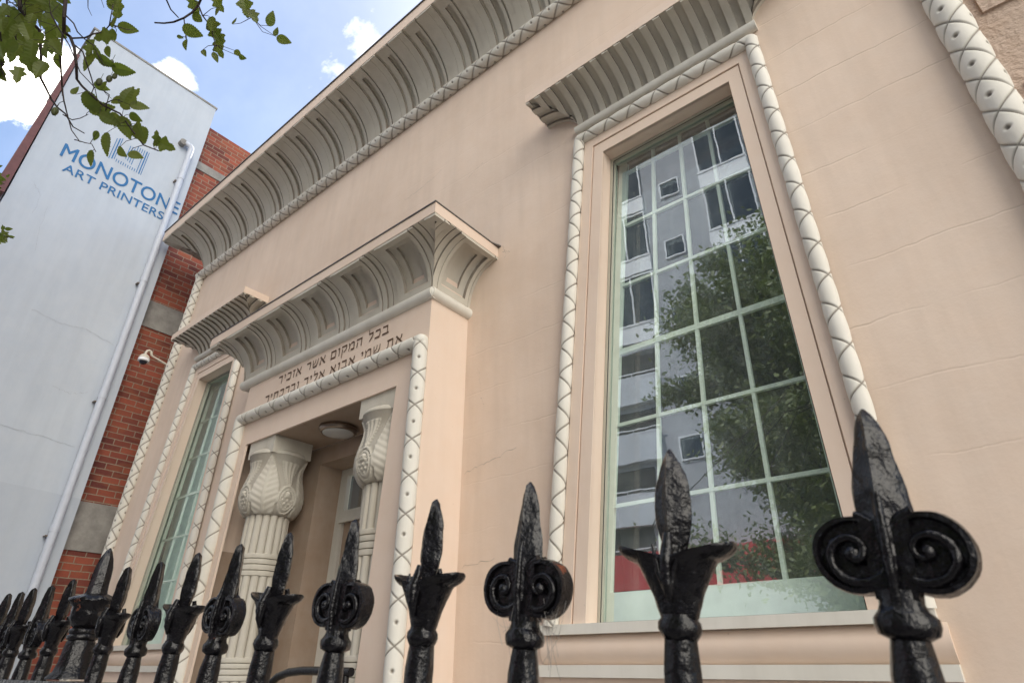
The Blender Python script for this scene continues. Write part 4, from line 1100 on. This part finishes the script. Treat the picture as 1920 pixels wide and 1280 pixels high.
def leaf(x, y, size, ang, dist, lobed=False, tilt=None, rnd=rnd):
    c = sp(x, y, dist); wpx = dist/F_
    Ls = size*wpx
    a = radians(ang)
    t = rt_*cos(a) - uu_*sin(a)             # direction stalk to tip (picture y is down)
    tl = rnd.uniform(-.5,.5) if tilt is None else tilt
    t = (t + fwv*tl*.8).normalized()
    nrm = (fwv*(-1) + rt_*rnd.uniform(-.6,.6) + uu_*rnd.uniform(-.6,.6))
    nrm = (nrm - t*nrm.dot(t)).normalized(); s_ = nrm.cross(t)
    sh_ = leafshape(lobed, rnd); cup = rnd.uniform(.05,.35); bend = rnd.uniform(-.3,.3)
    st = c - t*Ls*.5; vs = []; col = rnd.random(); cv = []
    for (tt, w) in sh_:
        ce = st + t*(tt*Ls) - nrm*(bend*Ls*(tt-.5)**2)
        for sgn in (-1, 0, 1):
            vs.append(ce + s_*(sgn*w*Ls) + nrm*(abs(sgn)*w*cup*Ls + (0.01*Ls*sin(tt*40) if sgn else 0))); cv.append(col if sgn else min(1, col+.3))
    fs = []
    for i in range(len(sh_)-1):
        fs += [(i*3, i*3+1, i*3+4, i*3+3), (i*3+1, i*3+2, i*3+5, i*3+4)]
    lv.add(vs, fs, cv)
    near = min(TP, key=lambda p: (p-st).length)
    if (near-st).length < .16:
        mid = st.lerp(near, .5) - t*(.15*(near-st).length); stalks.tube([st+t*Ls*.03, mid, near], [.0006,.0008,.0011], 5)
    return st
LV = [(174,195,52,50,0),(193,205,48,-10,0),(206,224,40,30,0),(232,131,42,8,0),(241,54,36,8,0),(216,40,30,-80,0),(222,12,44,-85,1),(210,2,36,-100,0),
 (196,68,46,170,1),(170,93,40,90,1),(186,105,36,60,0),(168,118,42,110,0),(200,116,34,30,0),(141,170,20,-50,0),(191,163,28,20,0),(195,160,20,-40,0),
 (221,189,34,20,0),(246,185,52,-60,1),(240,176,40,-70,0),(262,200,34,5,0),(255,221,28,30,0),(235,240,44,75,0),(262,248,52,55,0),(268,255,44,65,0),
 (200,271,46,95,0),(180,255,22,130,0),(173,298,34,85,0),(230,286,30,40,0),(255,292,32,20,0),(294,257,26,-85,1),(310,272,44,25,1),(104,211,18,80,0),
 (214,222,40,20,0),(225,228,36,-15,0),(203,98,26,70,0),(398,47,34,80,0),(365,12,36,70,1),(372,35,30,40,0),(362,60,40,20,0),(400,48,36,0,0),(405,65,40,60,1),(411,93,34,70,1),
 (410,8,34,60,1),(408,22,26,90,0),(460,12,44,80,1),(475,30,36,60,1),(348,84,24,85,0),(338,70,12,10,0),(383,100,18,60,0),(404,108,20,70,0),(446,100,20,40,0),(455,108,18,20,0),(533,76,30,20,0),(518,60,18,-70,0),(508,35,30,-70,0),(440,40,16,-60,0),(415,80,34,100,1),
 (60,95,44,100,0),(30,98,48,120,1),(55,118,40,80,1),(75,130,44,100,0),(20,88,40,170,0),(70,248,1,0,0),(85,95,40,70,0),(105,88,38,60,0),(110,115,32,80,0),(68,135,26,80,0),(68,120,34,60,0),(34,140,40,85,1),(52,62,40,70,0)]
for (x, y, s_, a, lb) in LV:
    if s_ < 5: continue
    leaf(x, y, s_*.98, a, 1.74+rnd.uniform(-.05,.05) if x < 330 else 1.6+rnd.uniform(-.04,.04), bool(lb))
for k in range(80):      # dense cluster in the upper left corner
    x = rnd.uniform(-30,120); y = rnd.uniform(-60,112)
    if x > 75 and y > 70 and rnd.random() < .7: continue
    if x < 25 and y > 90 and rnd.random() < .5: continue
    leaf(x, y, rnd.uniform(26,46), rnd.uniform(30,150), rnd.uniform(1.8,2.1), rnd.random() < .4)
for k in range(22): leaf(rnd.uniform(-25,8), rnd.uniform(110,150), rnd.uniform(16,30), rnd.uniform(30,150), 1.9)
for k in range(70):      # small leaved spray at the left edge
    leaf(rnd.gauss(-6,13), rnd.gauss(443,7), rnd.uniform(7,13), rnd.uniform(-40,60), rnd.uniform(2.2,2.5))
    leaf(rnd.gauss(-8,9), rnd.gauss(340,10), rnd.uniform(7,13), rnd.uniform(-40,60), rnd.uniform(2.2,2.5))
tree_part(lv, 'near_foliage', M['leaf'], None); tree_part(stalks, 'leaf_stalks', M['bark'], 60)
mb = MB()
for (x, y, s_) in ((205,148,13),(215,143,11),(186,154,14),(103,209,15),(209,117,10)):
    c = sp(x, y, 1.73); r = s_*.5*1.73/F_; mb.lathe([(r*.75*sin(pi*k/8)+.0001, -r*1.3*cos(pi*k/8)) for k in range(9)], c, 12); mb.tube([c+Vector((0,0,r)), c+Vector((.004,0,r+.022))], .0007, 5)
tree_part(mb, 'seed_pods', M['fruit'], 60)
tw = MB(); tw.tube([sp(-60,430,2.4),sp(-10,437,2.35),sp(25,447,2.3)], .0015, 6); tw.tube([sp(-60,330,2.4),sp(-5,338,2.35),sp(8,345,2.3)], .0015, 6)
tw.tube([sp(-60,430,2.4), Vector((-3.2,-.2,3.0)), (-1.9,-2.4,5.1)], .008, 6); tw.tube([sp(-60,330,2.4), Vector((-3.1,-.25,3.1))], .006, 6); tree_part(tw, 'twigs', M['bark'], 60)

# ============================================================ CAMERA, SKY, SUN
cam = bpy.data.cameras.new('camera'); co = bpy.data.objects.new('camera', cam); C.objects.link(co)
cam.sensor_width = 36; cam.lens = 1111/1920*36; cam.clip_start = .02; cam.clip_end = 2000
co.location = (0,0,EYE); co.rotation_euler = (radians(90)+Pt, 0, Az)
cam.dof.use_dof = True; cam.dof.focus_distance = 2.4; cam.dof.aperture_fstop = 13
sc.camera = co
SUN_EL, SUN_AZ = 52, 22    # azimuth: degrees from +Y towards -X
d = Vector((-sin(radians(SUN_AZ))*cos(radians(SUN_EL)), cos(radians(SUN_AZ))*cos(radians(SUN_EL)), sin(radians(SUN_EL))))
sun = bpy.data.lights.new('sun', 'SUN'); sun.energy = 4.6; sun.angle = radians(.5); sun.color = (1,.95,.88)
so = bpy.data.objects.new('sun', sun); C.objects.link(so); so.rotation_euler = (-d).to_track_quat('-Z','Y').to_euler(); so.location = (0,0,20)
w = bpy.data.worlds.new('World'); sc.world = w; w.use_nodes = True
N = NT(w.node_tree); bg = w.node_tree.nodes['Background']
sky = N.n('ShaderNodeTexSky', sky_type='NISHITA'); sky.sun_disc = False; sky.sun_elevation = radians(SUN_EL); sky.sun_rotation = radians(-SUN_AZ)
sky.air_density = 1.0; sky.dust_density = .8; sky.ozone_density = 1.6
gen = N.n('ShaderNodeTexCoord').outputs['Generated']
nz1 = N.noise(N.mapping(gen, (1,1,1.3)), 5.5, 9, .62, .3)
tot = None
for (dx, dy, dz, w0, amp) in ((-.771,.004,.637,.088,1.0),(-.775,-.02,.62,.09,.7),(-.738,.017,.674,.06,.7),(-.695,.128,.706,.05,.8),(-.518,.30,.80,.06,.85),(-.575,.285,.765,.06,.75),(-.61,.27,.745,.04,.7),(-.75,-.55,.35,.45,1.3),(.2,-.85,.5,.8,1.4),(.8,-.45,.45,.6,1.3),(-.2,-.98,.12,.7,1.4)):  # the widest blobs are added behind the camera to light the facade
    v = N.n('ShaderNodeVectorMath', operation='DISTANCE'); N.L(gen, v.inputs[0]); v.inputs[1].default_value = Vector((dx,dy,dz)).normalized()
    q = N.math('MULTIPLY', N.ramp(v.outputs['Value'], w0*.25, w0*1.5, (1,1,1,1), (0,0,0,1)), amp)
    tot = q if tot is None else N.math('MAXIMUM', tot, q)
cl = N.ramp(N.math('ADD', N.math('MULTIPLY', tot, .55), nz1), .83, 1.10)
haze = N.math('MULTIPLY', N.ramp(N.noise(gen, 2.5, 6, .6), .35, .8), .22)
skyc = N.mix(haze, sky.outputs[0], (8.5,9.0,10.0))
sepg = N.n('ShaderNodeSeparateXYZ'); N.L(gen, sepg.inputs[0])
side = N.ramp(sepg.outputs[1], .0, .35, (1,1,1,1), (0,0,0,1))      # street-side clouds out of view are made far brighter, to light the facade
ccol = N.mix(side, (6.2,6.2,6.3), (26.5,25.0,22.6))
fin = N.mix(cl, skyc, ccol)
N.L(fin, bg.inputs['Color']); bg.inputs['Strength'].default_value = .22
sc.view_settings.view_transform = 'Standard'; sc.view_settings.look = 'None'; sc.view_settings.exposure = 0; sc.view_settings.gamma = 1
sc.render.engine = 'CYCLES'
sc.cycles.max_bounces = 10; sc.cycles.diffuse_bounces = 6; sc.cycles.transparent_max_bounces = 12
sc.cycles.sample_clamp_indirect = 6
for o in list(bpy.data.objects):
    if '_local' in o: del o['_local']
